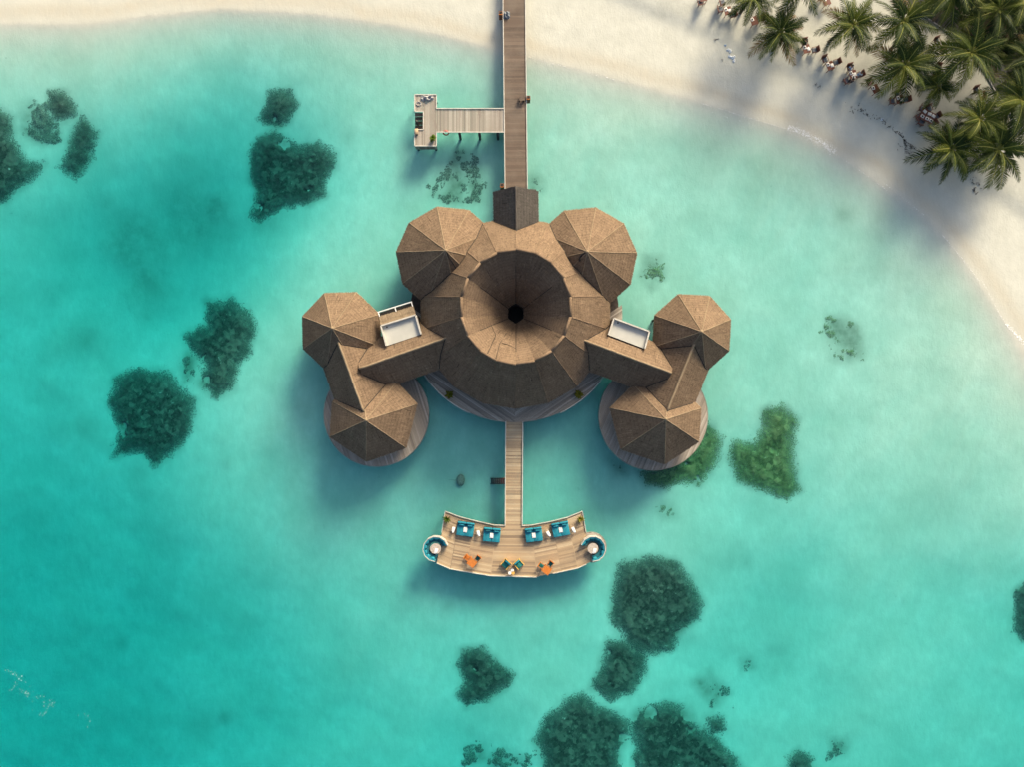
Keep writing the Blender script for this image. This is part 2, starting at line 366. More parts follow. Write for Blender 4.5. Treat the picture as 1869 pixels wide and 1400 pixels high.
ALGAE = [(340,395,62,.55),(225,440,55,.6),(245,505,34,.6),(130,620,30,.3),(470,385,30,.6),(600,160,50,.12),(120,440,50,.15),(400,480,40,.12),(375,370,26,.75),(390,345,16,.4),(215,415,26,.6),(255,400,20,.5),(280,440,26,.35),(250,490,20,.6),(75,530,24,.35),(140,615,20,.45),(250,570,14,.4),(140,785,16,.35),(85,785,18,.3),(85,725,22,.2),(175,360,16,.35),(480,395,16,.6),(468,370,20,.5),(345,670,22,.28),(1300,275,34,.30),(1270,265,22,.2),(1390,320,46,.26),(1450,345,30,.2),(1545,390,12,.45),(1610,390,16,.25),(1730,930,46,.24),(1770,890,20,.2),(1230,920,16,.2),(835,320,32,.3),(1365,1030,12,.3),(1340,1030,14,.2),(1260,1170,10,.2),(560,250,16,.2),(630,245,10,.25),(1180,690,20,.1),(355,1340,18,.25),(395,1328,8,.5),(200,1190,9,.35),(480,1070,14,.15),(985,1170,14,.25),(1420,1200,24,.25),(1400,1120,40,.15),(790,1010,20,.15),(815,1115,8,.3),(405,850,9,.3),(230,865,16,.25),(1700,870,18,.15),(1350,1000,10,.2)]
def fbm(X, Y, seed, base, octs=4):
    g = np.random.default_rng(seed); out = np.zeros_like(X); amp = 1.0; tot = 0
    for o in range(octs):
        for _ in range(5):
            a = g.uniform(0, 2 * math.pi); f = base * (2 ** o) * g.uniform(.7, 1.4); ph = g.uniform(0, 6.28)
            out += amp * np.sin((X * math.cos(a) + Y * math.sin(a)) * f + ph + 1.3 * np.sin(X * f * .37 + Y * f * .23 + ph))
        tot += amp * 5; amp *= .5
    return out / tot
SW = []
def ground_fields(X, Y):
    SW.clear()
    px = X * S + 934.5; py = 700 - Y * S
    num = np.zeros_like(X); den = np.full_like(X, 1e-9)
    for x, y, d in DEPTH:
        r2 = (px - x) ** 2 + (py - y) ** 2
        w = np.exp(-r2 / (2 * 95.0 ** 2)) + 2e-3 * np.exp(-np.sqrt(r2) / 500) + 1e-9
        num += w * d; den += w
    D = num / den * (1 + .28 * np.clip((px - 1150) / 350, 0, 1))
    dist, side = poly_dist(X, Y, SHORE)      # side>0 : land (left of the line running east)
    sd = dist * side
    lam = 5.0 + 4.5 * np.clip((300 - px) / 600, -.2, 1.0)
    depth = D * (1 - np.exp(-np.maximum(-sd, 0) / lam)) * (1 + .24 * fbm(X, Y, 3, .11, 5)) + .05 * np.clip(-sd / 6, 0, 1) * fbm(X, Y, 5, .8, 3)
    rw = (X + .8 * fbm(X, Y, 71, .3, 3)) * math.cos(R(-30)) + (Y + .8 * fbm(X, Y, 72, .3, 3)) * math.sin(R(-30))
    depth += np.clip(-sd / 8, 0, 1) * (.035 * np.abs(np.sin(rw * 2.3 + 2 * fbm(X, Y, 73, .4, 2))) * (.4 + fbm(X, Y, 74, .2, 2)))
    depth += .012 * np.maximum(-sd, 0) * np.exp(-np.maximum(-sd, 0) / 3)
    bd, bs = poly_dist(X, Y, BERM); bsd = bd * bs
    land = .055 * np.maximum(sd, 0) ** .9 + .22 / (1 + np.exp(-bsd / .35)) + .035 * fbm(X, Y, 9, .5) * np.clip(sd / 3, 0, 1) + .03 * fbm(X, Y, 11, 2.2, 2) * np.clip(bsd / 2, 0, 1)
    z = np.where(sd > 0, np.minimum(land, 2.2), -depth)
    dry_shaded = 1 / (1 + np.exp(-(bsd + 1.2 * fbm(X, Y, 13, .45)) / .45))
    alg = np.zeros_like(X); wob = 1 + .55 * fbm(X, Y, 17, .5)
    for x, y, r, a in ALGAE:
        q = ((px - x) ** 2 + (py - y) ** 2) / (r * r * 1.9) * wob
        alg = np.maximum(alg, .72 * a * np.exp(-q * .8))
    wet = np.clip((.1 - sd) / 4.0, 0, 1)
    swash = np.exp(-((sd - 1.3 - .9 * fbm(X, Y, 19, .35, 3)) / .9) ** 2); SW.append(swash)
    return z, dry_shaded, np.clip(alg, 0, 1), wet
def seabed(x, y):
    z = ground_fields(np.array([float(x)]), np.array([float(y)]))[0]; return float(z[0])
def core(a, step, far): 
    i = np.arange(-a, a + step / 2, step); o = np.array([a + 3, a + 8, a + 18, a + 40, a + 90, far]); return np.concatenate([-o[::-1], i, o])
def inside(poly, x, y):
    c = np.zeros(x.shape, bool); j = len(poly) - 1
    for i in range(len(poly)):
        xi, yi = poly[i]; xj, yj = poly[j]
        c ^= ((yi > y) != (yj > y)) & (x < (xj - xi) * (y - yi) / (yj - yi + 1e-12) + xi); j = i
    return c
def edge_d(poly, x, y):
    b = np.full(x.shape, 1e9)
    for (x0, y0), (x1, y1) in zip(poly, poly[1:] + poly[:1]):
        dx, dy = x1 - x0, y1 - y0; t = np.clip(((x - x0) * dx + (y - y0) * dy) / (dx * dx + dy * dy + 1e-9), 0, 1); b = np.minimum(b, np.hypot(x - x0 - t * dx, y - y0 - t * dy))
    return b
REEFS = [
 ([(0,200),(25,215),(28,250),(45,290),(80,298),(60,325),(30,345),(0,370),(-40,380),(-60,200)], 9, "dark coral patch cut off by the left edge of the picture", 'coral', 0),
 ([(42,190),(62,180),(88,205),(112,255),(75,265),(40,245)], 7, "loose thin coral patch at upper left, beside the one at the edge", 'coral', .35),
 ([(92,168),(118,168),(142,190),(138,210),(105,222),(88,200)], 8, "small coral patch, topmost of the upper left cluster", 'coral', .1),
 ([(150,208),(178,240),(162,290),(135,320),(107,302),(125,260)], 9, "oblong slanting coral patch at the right of the upper left cluster", 'coral', 0),
 ([(490,164),(530,164),(544,190),(526,222),(500,231),(473,215),(484,185)], 9, "small squarish coral patch above the large bean-shaped one", 'coral', 0),
 ([(470,245),(500,235),(545,262),(580,258),(612,280),(608,305),(592,338),(597,355),(562,374),(510,374),(470,405),(450,390),(462,345),(447,320),(452,270)], 8, "large bean-shaped coral patch left of the landing stage", 'coral', 0),
 ([(365,545),(415,542),(450,565),(465,600),(457,640),(435,665),(427,712),(395,727),(360,702),(370,665),(335,628),(328,610),(370,592)], 9, "tall ragged coral patch left of the left wing pavilion", 'coral', .05),
 ([(200,690),(245,672),(300,680),(330,710),(353,730),(350,780),(320,820),(275,852),(255,828),(196,834),(212,790),(188,735)], 8, "big round ragged coral patch, lower of the pair at the left", 'coral', 0),
 ([(832,270),(868,275),(876,320),(870,365),(825,372),(783,357),(800,320)], 4.5, "faint brownish coral patch just below the landing stage", 'coral', .5),
 ([(972,322),(994,330),(992,350),(965,352)], 4.5, "tiny faint coral patch right of the entrance gable", 'coral', .4),
 ([(1175,467),(1205,470),(1212,510),(1190,526),(1170,500)], 5, "thin small coral patch right of the ten-sided roofs", 'coral_green', .5),
 ([(1508,580),(1532,578),(1568,600),(1572,650),(1545,668),(1518,655),(1505,610)], 5, "lonely spindly coral patch in pale water at the right", 'coral_green', .5),
 ([(1390,748),(1425,738),(1456,765),(1448,800),(1450,840),(1460,895),(1437,908),(1390,896),(1345,880),(1328,830),(1340,808),(1375,808),(1388,780)], 8, "bright green boot-shaped coral patch right of the right wing", 'coral_green', 0),
 ([(1290,765),(1318,800),(1306,850),(1277,886),(1240,880),(1215,893),(1180,886),(1165,860),(1210,850),(1262,820)], 8, "green coral patch partly under the right round deck", 'coral_green', 0),
 ([(1112,838),(1140,845),(1147,866),(1118,870)], 6, "small coral patch at the left foot of the right round deck", 'coral', .2),
 ([(1205,919),(1231,921),(1234,945),(1208,951),(1197,935)], 6, "little round coral patch below the right round deck", 'coral_green', .45),
 ([(1130,1030),(1190,1015),(1235,1025),(1265,1060),(1284,1105),(1275,1130),(1245,1155),(1230,1187),(1180,1197),(1140,1177),(1117,1135),(1117,1080)], 8, "largest round coral patch, right of the sun deck", 'coral', -.1),
 ([(1110,1170),(1152,1168),(1182,1200),(1176,1235),(1150,1270),(1115,1282),(1081,1256),(1095,1225)], 8, "oval coral patch hanging below the largest round one", 'coral', 0),
 ([(845,1190),(880,1182),(905,1208),(937,1235),(922,1260),(890,1286),(850,1294),(836,1270),(850,1245),(834,1215)], 9, "lobed coral patch alone below the sun deck", 'coral', .05),
 ([(1035,1275),(1065,1265),(1090,1290),(1125,1302),(1152,1316),(1150,1345),(1132,1375),(1138,1425),(980,1425),(992,1390),(973,1355),(1000,1310)], 8, "left one of two big coral masses at the bottom edge", 'coral', .05),
 ([(1148,1318),(1165,1300),(1215,1284),(1260,1295),(1277,1330),(1310,1350),(1347,1385),(1362,1425),(1150,1425),(1162,1370),(1150,1332)], 8, "right one of two big coral masses at the bottom edge", 'coral', .05),
 ([(1290,1314),(1322,1314),(1328,1336),(1298,1346)], 7, "small coral knob at the shoulder of the right bottom mass", 'coral', .1),
 ([(1263,1247),(1298,1224),(1315,1245),(1333,1268),(1302,1292),(1280,1265)], 5, "thin scattered coral patch above the right bottom mass", 'coral', .45),
 ([(1852,1080),(1869,1066),(1900,1070),(1900,1172),(1869,1170),(1849,1155),(1856,1120)], 8, "dark coral patch cut off by the right edge of the picture", 'coral', 0),
 ([(1440,1385),(1460,1371),(1485,1390),(1492,1425),(1435,1425)], 7, "coral tip at the bottom edge right of the big masses", 'coral', .1),
 ([(890,1388),(920,1372),(965,1390),(962,1425),(885,1425)], 5, "thin coral fringe at the bottom edge left of the big masses", 'coral', .4),
 ([(850,1368),(882,1364),(888,1395),(850,1402)], 4, "faint coral scraps at the bottom edge, leftmost of all", 'coral', .5),
 ([(1353,1209),(1372,1203),(1377,1222),(1355,1227)], 5, "tiny dark coral speck right of the oval patch", 'coral', .4),
 ([(1520,1354),(1545,1349),(1547,1380),(1522,1386)], 4, "tiny faint coral patch near the bottom edge at right", 'coral', .5),
 ([(335,640),(352,650),(350,690),(330,700),(325,670)], 3.5, "faint coral bridge between the two dark patches at left", 'coral', .5)]
gx = core(66, .38, 420); gy = core(52, .38, 400); GX, GY = np.meshgrid(gx, gy)
GZ, DRY_SHADED, ALG, WET = ground_fields(GX, GY); SWASH = SW[0]
for _pts, _d, _l, _m, _sp in REEFS:      # turf algae on the sand round each coral patch
    _pl = [tuple(P(x, y, -1).xy) for x, y in _pts]; _xs = [p[0] for p in _pl]; _ys = [p[1] for p in _pl]
    _b = (GX > min(_xs) - 2) & (GX < max(_xs) + 2) & (GY > min(_ys) - 2) & (GY < max(_ys) + 2)
    _x, _y = GX[_b], GY[_b]; _e = edge_d(_pl, _x, _y) * np.where(inside(_pl, _x, _y), 1, -1) + .5 * fbm(_x, _y, len(_l), .9, 4)
    ALG[_b] = np.maximum(ALG[_b], (.85 if _sp < .2 else .62) * np.clip((_e + .7) / 1.3, 0, 1) * (1 if _sp < .2 else 1) * np.clip(.8 + fbm(_x, _y, len(_l) + 3, 1.4, 3), 0, 1))
nx, ny = len(gx), len(gy); idx = np.arange(nx * ny).reshape(ny, nx)
F = np.stack([idx[:-1, :-1], idx[:-1, 1:], idx[1:, 1:], idx[1:, :-1]], -1).reshape(-1, 4)
ground = npmesh("ground", np.stack([GX, GY, GZ], -1).reshape(-1, 3), F, M['sand'], smooth=True, attrs={'dry_shaded': DRY_SHADED.ravel(), 'algae': ALG.ravel(), 'wet': WET.ravel(), 'swash': SWASH.ravel()})
setp(ground, "pale coral sand of the beach running down to the lagoon bed", None, None, 'structure')
def water_mesh():
    wx = core(64, .27, 390); wy = core(49, .27, 380); X, Y = np.meshgrid(wx, wy); g = np.random.default_rng(33); Z = np.zeros_like(X)
    U = X + 1.6 * fbm(X, Y, 61, .22, 3); Vv = Y + 1.6 * fbm(X, Y, 62, .22, 3)
    for lam_, amp in ((4.2, .030), (2.6, .026), (1.7, .020), (1.2, .013), (.85, .008)):
        for _ in range(4):
            th = R(-28 + g.normal(0, 22)); k = 2 * math.pi / (lam_ * g.uniform(.85, 1.2)); ph = k * (U * math.cos(th) + Vv * math.sin(th)) + g.uniform(0, 6.28)
            env = .5 + .5 * np.sin(k * .13 * (-U * math.sin(th) + Vv * math.cos(th)) + g.uniform(0, 6.28)) * np.sin(k * .09 * U + g.uniform(0, 6.28))
            Z += amp * env * (1 - 2 * np.abs(np.sin(ph / 2)) ** .8) * .7
    dist, side = poly_dist(X, Y, SHORE); calm = np.clip(-dist * side / 14, .05, 1) * np.clip(.35 + .65 * (12 - X) / 50, .3, 1.1)
    Z = Z * calm * np.where((np.abs(X) < 66) & (np.abs(Y) < 51), 1, .3)
    nx_, ny_ = len(wx), len(wy); V = np.stack([X, Y, Z], -1).reshape(-1, 3); nv = len(V); idx = np.arange(nv).reshape(ny_, nx_)
    Fq = [np.stack([idx[:-1, :-1], idx[:-1, 1:], idx[1:, 1:], idx[1:, :-1]], -1).reshape(-1, 4)]
    ring = np.concatenate([idx[0, :-1], idx[:-1, -1], idx[-1, ::-1][:-1], idx[::-1, 0][:-1]]); low = V[ring].copy(); low[:, 2] = -10; m = len(ring); lo = nv + np.arange(m)
    V = np.concatenate([V, low, [[0, 0, -10]]]); r2 = np.roll(ring, -1); l2 = np.roll(lo, -1)
    Fq.append(np.stack([ring, lo, l2, r2], -1)); T = np.stack([lo, np.full(m, nv + m), l2], -1)
    me_F = np.concatenate(Fq); o = npmesh("water", V, me_F, M['water'], None, True)
    bm = bmesh.new(); bm.from_mesh(o.data); bm.verts.ensure_lookup_table()
    bm.faces.new([bm.verts[i] for i in lo[::-1]]); bm.to_mesh(o.data); bm.free()
    return o
water = water_mesh(); setp(water, "clear turquoise lagoon water over white sand", None, None, 'structure')
def gz(x, y):
    i = int(np.clip(np.searchsorted(gx, x) - 1, 0, nx - 2)); j = int(np.clip(np.searchsorted(gy, y) - 1, 0, ny - 2))
    u = (x - gx[i]) / (gx[i + 1] - gx[i]); v = (y - gy[j]) / (gy[j + 1] - gy[j])
    return float((GZ[j, i] * (1 - u) + GZ[j, i + 1] * u) * (1 - v) + (GZ[j + 1, i] * (1 - u) + GZ[j + 1, i + 1] * u) * v)

# paved path and planting bed in the shade of the palms
KERB = [(1560,-60),(1640,15),(1697,50),(1747,82),(1787,137),(1812,182),(1838,217),(1869,252),(1930,320)]
def strip(off0, off1):
    a = []; 
    pts = [P(x, y) for x, y in KERB]; out0, out1 = [], []
    for i, p in enumerate(pts):
        d = (pts[min(i + 1, len(pts) - 1)] - pts[max(i - 1, 0)]).normalized(); n = Vector((-d.y, d.x, 0))
        out0.append(p + n * off0); out1.append(p + n * off1)
    return out0, out1
def sheet(name, off0, off1, lift, thick, mat, label):
    a, b = strip(off0, off1); v = []; f = []
    for p, q in zip(a, b):
        for r in (p, q):
            zt = gz(r.x, r.y) + lift; v += [(r.x, r.y, zt), (r.x, r.y, zt - thick)]
    for i in range(len(a) - 1):
        k = 4 * i; f += [(k, k + 2, k + 6, k + 4), (k, k + 4, k + 5, k + 1), (k + 2, k + 3, k + 7, k + 6)]
    o = MB().add(v, f).build(name, mat); return setp(o, label, None, None, 'structure')
sheet("path", .12, 2.3, .06, 1.2, M['paving'], "dark grey paved path curving behind the beach tables")
sheet("soil_bed", 2.3, 60, .10, 1.2, M['soil'], "dark planting bed under the palms beyond the path")
kb = sheet("kerb", 0, .12, .13, 1.2, M['kerb'], "thin pale kerb edging the paved path")

# ================================================================ thatched roofs
class Roof:
    """convex thatched roof; facets = list of (eave a, eave b, top b, top a)"""
    def __init__(s, facets, thick=.32): s.facets = facets; s.planes = []; s.thick = thick; s.prep()
    def prep(s):
        for f in s.facets:
            a, b, c = f[0], f[1], f[2]; n = (b - a).cross(c - a)
            if n.length < 1e-6: continue
            n.normalize(); 
            if n.z < 0: n = -n
            s.planes.append((n, n.dot(a)))
    def over(s, x, y):
        if not hasattr(s, 'foot'):
            P_ = []
            for f in s.facets: P_ += [(f[0].x, f[0].y), (f[1].x, f[1].y), (f[2].x, f[2].y), (f[3].x, f[3].y)]
            P_ = sorted(set((round(a, 3), round(b, 3)) for a, b in P_)); hull = []
            for seq in (P_, P_[::-1]):
                part = []
                for p in seq:
                    while len(part) > 1 and (part[-1][0] - part[-2][0]) * (p[1] - part[-2][1]) - (part[-1][1] - part[-2][1]) * (p[0] - part[-2][0]) <= 0: part.pop()
                    part.append(p)
                hull += part[:-1]
            s.foot = hull
        return all((b[0] - a[0]) * (y - a[1]) - (b[1] - a[1]) * (x - a[0]) >= -.05 for a, b in zip(s.foot, s.foot[1:] + s.foot[:1]))
    def h(s, x, y): return min((d - n.x * x - n.y * y) / n.z for n, d in s.planes)
def pyramid(eave, ze, apex, za):
    E = [P(x, y, ze) for x, y in eave]; A = P(*apex, za)
    # counter-clockwise order seen from above
    E.sort(key=lambda p: math.atan2(p.y - A.y, p.x - A.x))
    n = len(E); return Roof([(E[i], E[(i + 1) % n], A, A) for i in range(n)]), E, A
def straw(roof_facets, dens, seed, skip=None):
    g = np.random.default_rng(seed); V = []; T = []
    for f in roof_facets:
        a, b, c = (np.array(f[i]) for i in range(3)); tris = [(a, b, c)]
        if (f[3] - f[2]).length > 1e-4: tris.append((a, c, np.array(f[3])))
        for t0, t1, t2 in tris:
            nn = np.cross(t1 - t0, t2 - t0); ar = np.linalg.norm(nn) / 2
            if ar < 1e-3: continue
            nn /= 2 * ar
            if nn[2] < 0: nn = -nn
            dn = np.array([nn[0], nn[1], 0]); dn = dn / (np.linalg.norm(dn) + 1e-9); dn = dn - nn * dn.dot(nn); dn /= np.linalg.norm(dn); sd = np.cross(nn, dn)
            k = int(ar * dens); u = g.random((k, 2)); q = u.sum(1) > 1; u[q] = 1 - u[q]
            p = t0 + u[:, :1] * (t1 - t0) + u[:, 1:] * (t2 - t0)
            bun = g.random((k, 1)) < .13; L = np.where(bun, g.uniform(.5, 1.1, (k, 1)), g.uniform(.14, .4, (k, 1))); w = np.where(bun, g.uniform(.03, .075, (k, 1)), g.uniform(.010, .028, (k, 1))); sk = g.normal(0, .07, (k, 1)) + np.where(bun, 0, g.normal(0, .14, (k, 1))); lift = g.uniform(.008, .03, (k, 1)); T.append(np.repeat(np.clip(g.normal(0, .27, k), -1, 1), 4))
            zlow = min(t0[2], t1[2], t2[2]); L = np.minimum(L, np.maximum(.06, (p[:, 2:3] - zlow) / max(.15, -dn[2]) + .05)); d = dn + sd * sk; d /= np.linalg.norm(d, axis=1)[:, None]; s_ = np.cross(np.broadcast_to(nn, d.shape), d)
            p0 = p + nn * .004; p1 = p + d * L + nn * lift
            V.append(np.stack([p0 - s_ * w, p0 + s_ * w, p1 + s_ * w * .7, p1 - s_ * w * .7], 1).reshape(-1, 3))
    V = np.concatenate(V); return V, np.arange(len(V)).reshape(-1, 4), np.concatenate(T)
def fringe(edges, seed, skirt=.3):
    g = np.random.default_rng(seed); V = []
    for a, b in edges:
        a = np.array(a); b = np.array(b); L = np.linalg.norm(b - a); k = int(L / .055); t = g.random((k, 1)); p = a + (b - a) * t
        e = (b - a) / L; o = np.array([e[1], -e[0], 0]); d = o * g.uniform(.05, .17, (k, 1)) + e * g.normal(0, .05, (k, 1)); d[:, 2] = -g.uniform(.04, .2, k)
        w = e * g.uniform(.012, .035, (k, 1)); p = p + np.array([0, 0, 1]) * g.uniform(-.14, .03, (k, 1)) - o * .05
        V.append(np.stack([p - w, p + w, p + d + w * .5, p + d - w * .5], 1).reshape(-1, 3))
    V = np.concatenate(V); return V, np.arange(len(V)).reshape(-1, 4)
_seed = [100]
def build_roof(parent, roof, mat='thatch', eave_edges=None, hips=(), name="roof", dens=60, label=None, capmat='thatch_pale', capr=.085):
    mb = MB()
    for f in roof.facets:
        tri = (f[3] - f[2]).length < 1e-4
        pts = [f[0], f[1], f[2]] + ([] if tri else [f[3]])
        low = [p - Vector((0, 0, roof.thick)) for p in pts]; n = len(pts)
        mb.add(pts + low, [tuple(range(n)), tuple(range(n, 2 * n))[::-1], (0, n, n + 1, 1)])
    ob = mb.build(name, M[mat], parent)
    if label: ob["label"] = label
    _seed[0] += 1
    V, Fq, tn = straw(roof.facets, dens, _seed[0]); so = npmesh("straw", V, Fq, M[mat], ob, attrs={'tone': tn}); so["kind"] = "stuff"
    edges = eave_edges if eave_edges is not None else [(f[0], f[1]) for f in roof.facets]
    V, Fq = fringe(edges, _seed[0] + 500); fo = npmesh("straw_fringe", V, Fq, M['thatch_pale'], ob); fo["kind"] = "stuff"
    for a, b in hips:
        k = max(3, int((b - a).length / .5)); pts = []
        for i in range(k + 1):
            p = a.lerp(b, i / k); pts.append(p + Vector((random.uniform(-.02, .02), random.uniform(-.02, .02), .0)))
        MB().tube(pts, capr, 6).build("ridge_cap", M[capmat], ob, smooth=True)
    return ob
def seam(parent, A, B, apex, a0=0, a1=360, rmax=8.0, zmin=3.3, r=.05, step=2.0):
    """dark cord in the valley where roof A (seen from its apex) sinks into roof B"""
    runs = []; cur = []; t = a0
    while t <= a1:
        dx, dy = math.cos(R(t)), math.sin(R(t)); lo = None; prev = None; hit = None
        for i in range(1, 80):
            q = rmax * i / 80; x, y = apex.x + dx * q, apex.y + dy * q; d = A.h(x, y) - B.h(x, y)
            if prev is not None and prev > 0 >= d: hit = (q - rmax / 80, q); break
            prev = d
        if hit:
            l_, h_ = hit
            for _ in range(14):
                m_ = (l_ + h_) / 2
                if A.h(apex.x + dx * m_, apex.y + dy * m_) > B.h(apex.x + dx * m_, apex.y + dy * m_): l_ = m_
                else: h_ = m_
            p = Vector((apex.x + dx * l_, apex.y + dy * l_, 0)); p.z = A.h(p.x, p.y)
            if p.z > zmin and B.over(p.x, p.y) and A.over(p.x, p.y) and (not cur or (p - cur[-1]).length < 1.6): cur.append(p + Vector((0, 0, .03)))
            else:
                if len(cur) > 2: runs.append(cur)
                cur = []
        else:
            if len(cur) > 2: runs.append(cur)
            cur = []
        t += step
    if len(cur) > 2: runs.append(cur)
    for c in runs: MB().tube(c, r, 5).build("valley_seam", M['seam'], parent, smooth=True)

DECK = 1.3; ZE = 3.5
def gable(ridge, ze, zr, half):
    """two-sided roof along a ridge line of pixels"""
    a = P(*ridge[0], zr); b = P(*ridge[1], zr); d = (b - a); d.z = 0; d.normalize(); n = Vector((-d.y, d.x, 0))
    e = lambda p, s_: Vector((p.x + n.x * half * s_, p.y + n.y * half * s_, ze))
    return Roof([(e(a, -1), e(b, -1), b, a), (e(b, 1), e(a, 1), a, b)]), a, b
def pts_deg(c, r, degs): return [(c[0] + r * math.cos(R(t)), c[1] - r * math.sin(R(t))) for t in degs]

# ---- main pavilion
main = empty("thatched_pavilion", P(941, 571, DECK), 0, "largest thatched pavilion with a funnel roof and dark central hole", "pavilion")
ZR = 9.2; c_e = (940.5, 571); n18 = 18
eave = [P(c_e[0] + 175 * math.cos(R(-90 + 20 * i)), c_e[1] - 175 * math.sin(R(-90 + 20 * i)), ZE) for i in range(n18)]
rim = [P(941.6 + 101 * math.cos(R(-90 + 20 * i)), 560 - 105 * math.sin(R(-90 + 20 * i)), ZR) for i in range(n18)]
outer = Roof([(eave[i], eave[(i + 1) % n18], rim[(i + 1) % n18], rim[i]) for i in range(n18)])
mroof = build_roof(main, outer, hips=[(eave[i], rim[i]) for i in range(n18)], name="roof", capr=.05, capmat='thatch')
# funnel
ZH = 2.9; hc = P(941.6, 572, ZH)
hexr = 1.02
def hexpt(t):
    s6 = (t % 60) - 30; return hexr * math.cos(R(30)) / math.cos(R(s6))
fun_in = [Vector((hc.x + hexpt(20 * i - 90 + 90) * math.cos(R(-90 + 20 * i)), hc.y + 1.15 * hexpt(20 * i - 90 + 90) * math.sin(R(-90 + 20 * i)), ZH)) for i in range(n18)]
mid = []
for i in range(n18):
    p = rim[i].lerp(fun_in[i], .52); p.z = ZR + (ZH - ZR) * .46; mid.append(p)
ff = []
for i in range(n18):
    j = (i + 1) % n18
    ff.append((mid[i], mid[j], rim[j], rim[i])); ff.append((fun_in[i], fun_in[j], mid[j], mid[i]))
fm = MB()
for f in ff: fm.add(list(f) + [p - Vector((0, 0, .3)) for p in f], [(0, 3, 2, 1)[::-1], (4, 5, 6, 7)[::-1]])
funnel = fm.build("funnel_roof", M['thatch'], main); funnel["label"] = "inward sloping thatched funnel around the dark hole"
V, Fq, tn = straw([tuple(f) for f in ff], 60, 77); so = npmesh("straw", V, Fq, M['thatch'], funnel, attrs={'tone': tn}); so["kind"] = "stuff"
V, Fq = fringe([(fun_in[i], fun_in[(i + 1) % n18]) for i in range(n18)][::1], 78); V2 = npmesh("straw_fringe", V, Fq, M['thatch_pale'], funnel); V2["kind"] = "stuff"
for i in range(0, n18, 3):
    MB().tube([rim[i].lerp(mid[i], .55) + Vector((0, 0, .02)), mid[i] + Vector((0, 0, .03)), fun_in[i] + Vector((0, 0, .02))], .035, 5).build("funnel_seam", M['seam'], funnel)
for i in range(n18):
    MB().tube([rim[i] + Vector((0, 0, .08)), rim[i].lerp(rim[(i + 1) % n18], .5) + Vector((0, 0, .08)), rim[(i + 1) % n18] + Vector((0, 0, .08))], .15, 7).build("ridge_cap", M['thatch'], funnel, smooth=True)
    a, b = outer.facets[i][0], outer.facets[i][3]
MB().ring((hc.x, hc.y, 0), .9, 1.25, -.4, ZH - .25, 0, 2 * math.pi, 18).build("light_well", M['dark'], main)  # shaft walls coloured black for the shade inside the hole
MB().disc((hc.x, hc.y, .9), 1.2, .1, 18).build("well_shade_disc", M['dark'], main)  # black disc added to put the hole's shade into colour
for pts in ([(897, 594), (905, 612), (890, 645), (897, 655)], [(916, 626), (925, 628), (942, 636)], [(905, 655), (912, 627), (924, 608)]):
    w = []
    for x, y in pts:
        # drop the crack on the funnel surface
        best = None
        for zt in np.linspace(ZH, ZR, 60):
            p = P(x, y, zt); 
            for f in ff:
                a, b, c = f[0], f[1], f[2]; nn = (b - a).cross(c - a)
                if abs(nn.z) < 1e-6: continue
                zz = a.z - (nn.x * (p.x - a.x) + nn.y * (p.y - a.y)) / nn.z
                crs = [((f[(k + 1) % 4].xy - f[k].xy).cross(p.xy - f[k].xy)) for k in range(4)]
                if (min(crs) >= -.01 or max(crs) <= .01) and (best is None or abs(zz - zt) < best[0]): best = (abs(zz - zt), Vector((p.x, p.y, zz)))
        if best: w.append(best[1] + Vector((0, 0, .04)))
    if len(w) > 1: MB().tube(w, .03, 4).build("crack", M['seam'], funnel)

def dome(parent, eave_px, apex_px, za, mat='thatch', hipcap='thatch_pale', capr=.055, ze=ZE):
    rf, E, A = pyramid(eave_px, ze, apex_px, za)
    ob = build_roof(parent, rf, mat, hips=[(e + (A - e) * .02, A) for e in E], capr=.045, capmat='thatch_pale')
    MB().tube([A + Vector((0, 0, -.25)), A + Vector((0, 0, .12))], .28, 8, .06).build("finial", M['thatch_pale'], ob)
    return rf, E, A, ob
decL, decLE, decLA, o1 = dome(main, pts_deg((817.2, 469.8), 95.2, [30 + 36 * k for k in range(10)]), (813.5, 456.5), 8.5)
decR, decRE, decRA, o2 = dome(main, pts_deg((1067.8, 471.5), 95.5, [6 + 36 * k for k in range(10)]), (1072, 459), 8.5)
o1["label"] = "ten-sided thatched roof at the top left"; o2["label"] = "ten-sided thatched roof at the top right"
seam(o1, decL, outer, decLA, -140, 120); seam(o2, decR, outer, decRA, 60, 320)
def on(rf, x, y, lift=.05):
    z = 6.0
    for _ in range(25):
        p = P(x, y, z); z = rf.h(p.x, p.y)
    p = P(x, y, z + lift); return p
MB().tube([on(decL, *q) for q in ((815.5, 459), (820, 470), (826, 478), (832, 488), (838, 496))], .07, 5).build("crack", M['seam'], o1)
MB().tube([on(decR, *q) for q in ((1069, 460), (1062, 464), (1058, 470), (1058, 476))], .10, 5).build("crack", M['seam'], o2)
# entrance gable
gb, ga, gbb = gable(((941.5, 339), (942.5, 440)), 3.6, 5.9, 2.45)
go = build_roof(main, gb, 'thatch_shaded', name="gable_roof", hips=[(ga, gbb)], capr=.12, capmat='thatch_shaded')
go["label"] = "dark grey thatched gable over the entrance"
gA = ga.lerp(gbb, .55)
seam(go, gb, outer, gA, 180, 360, 5.0)
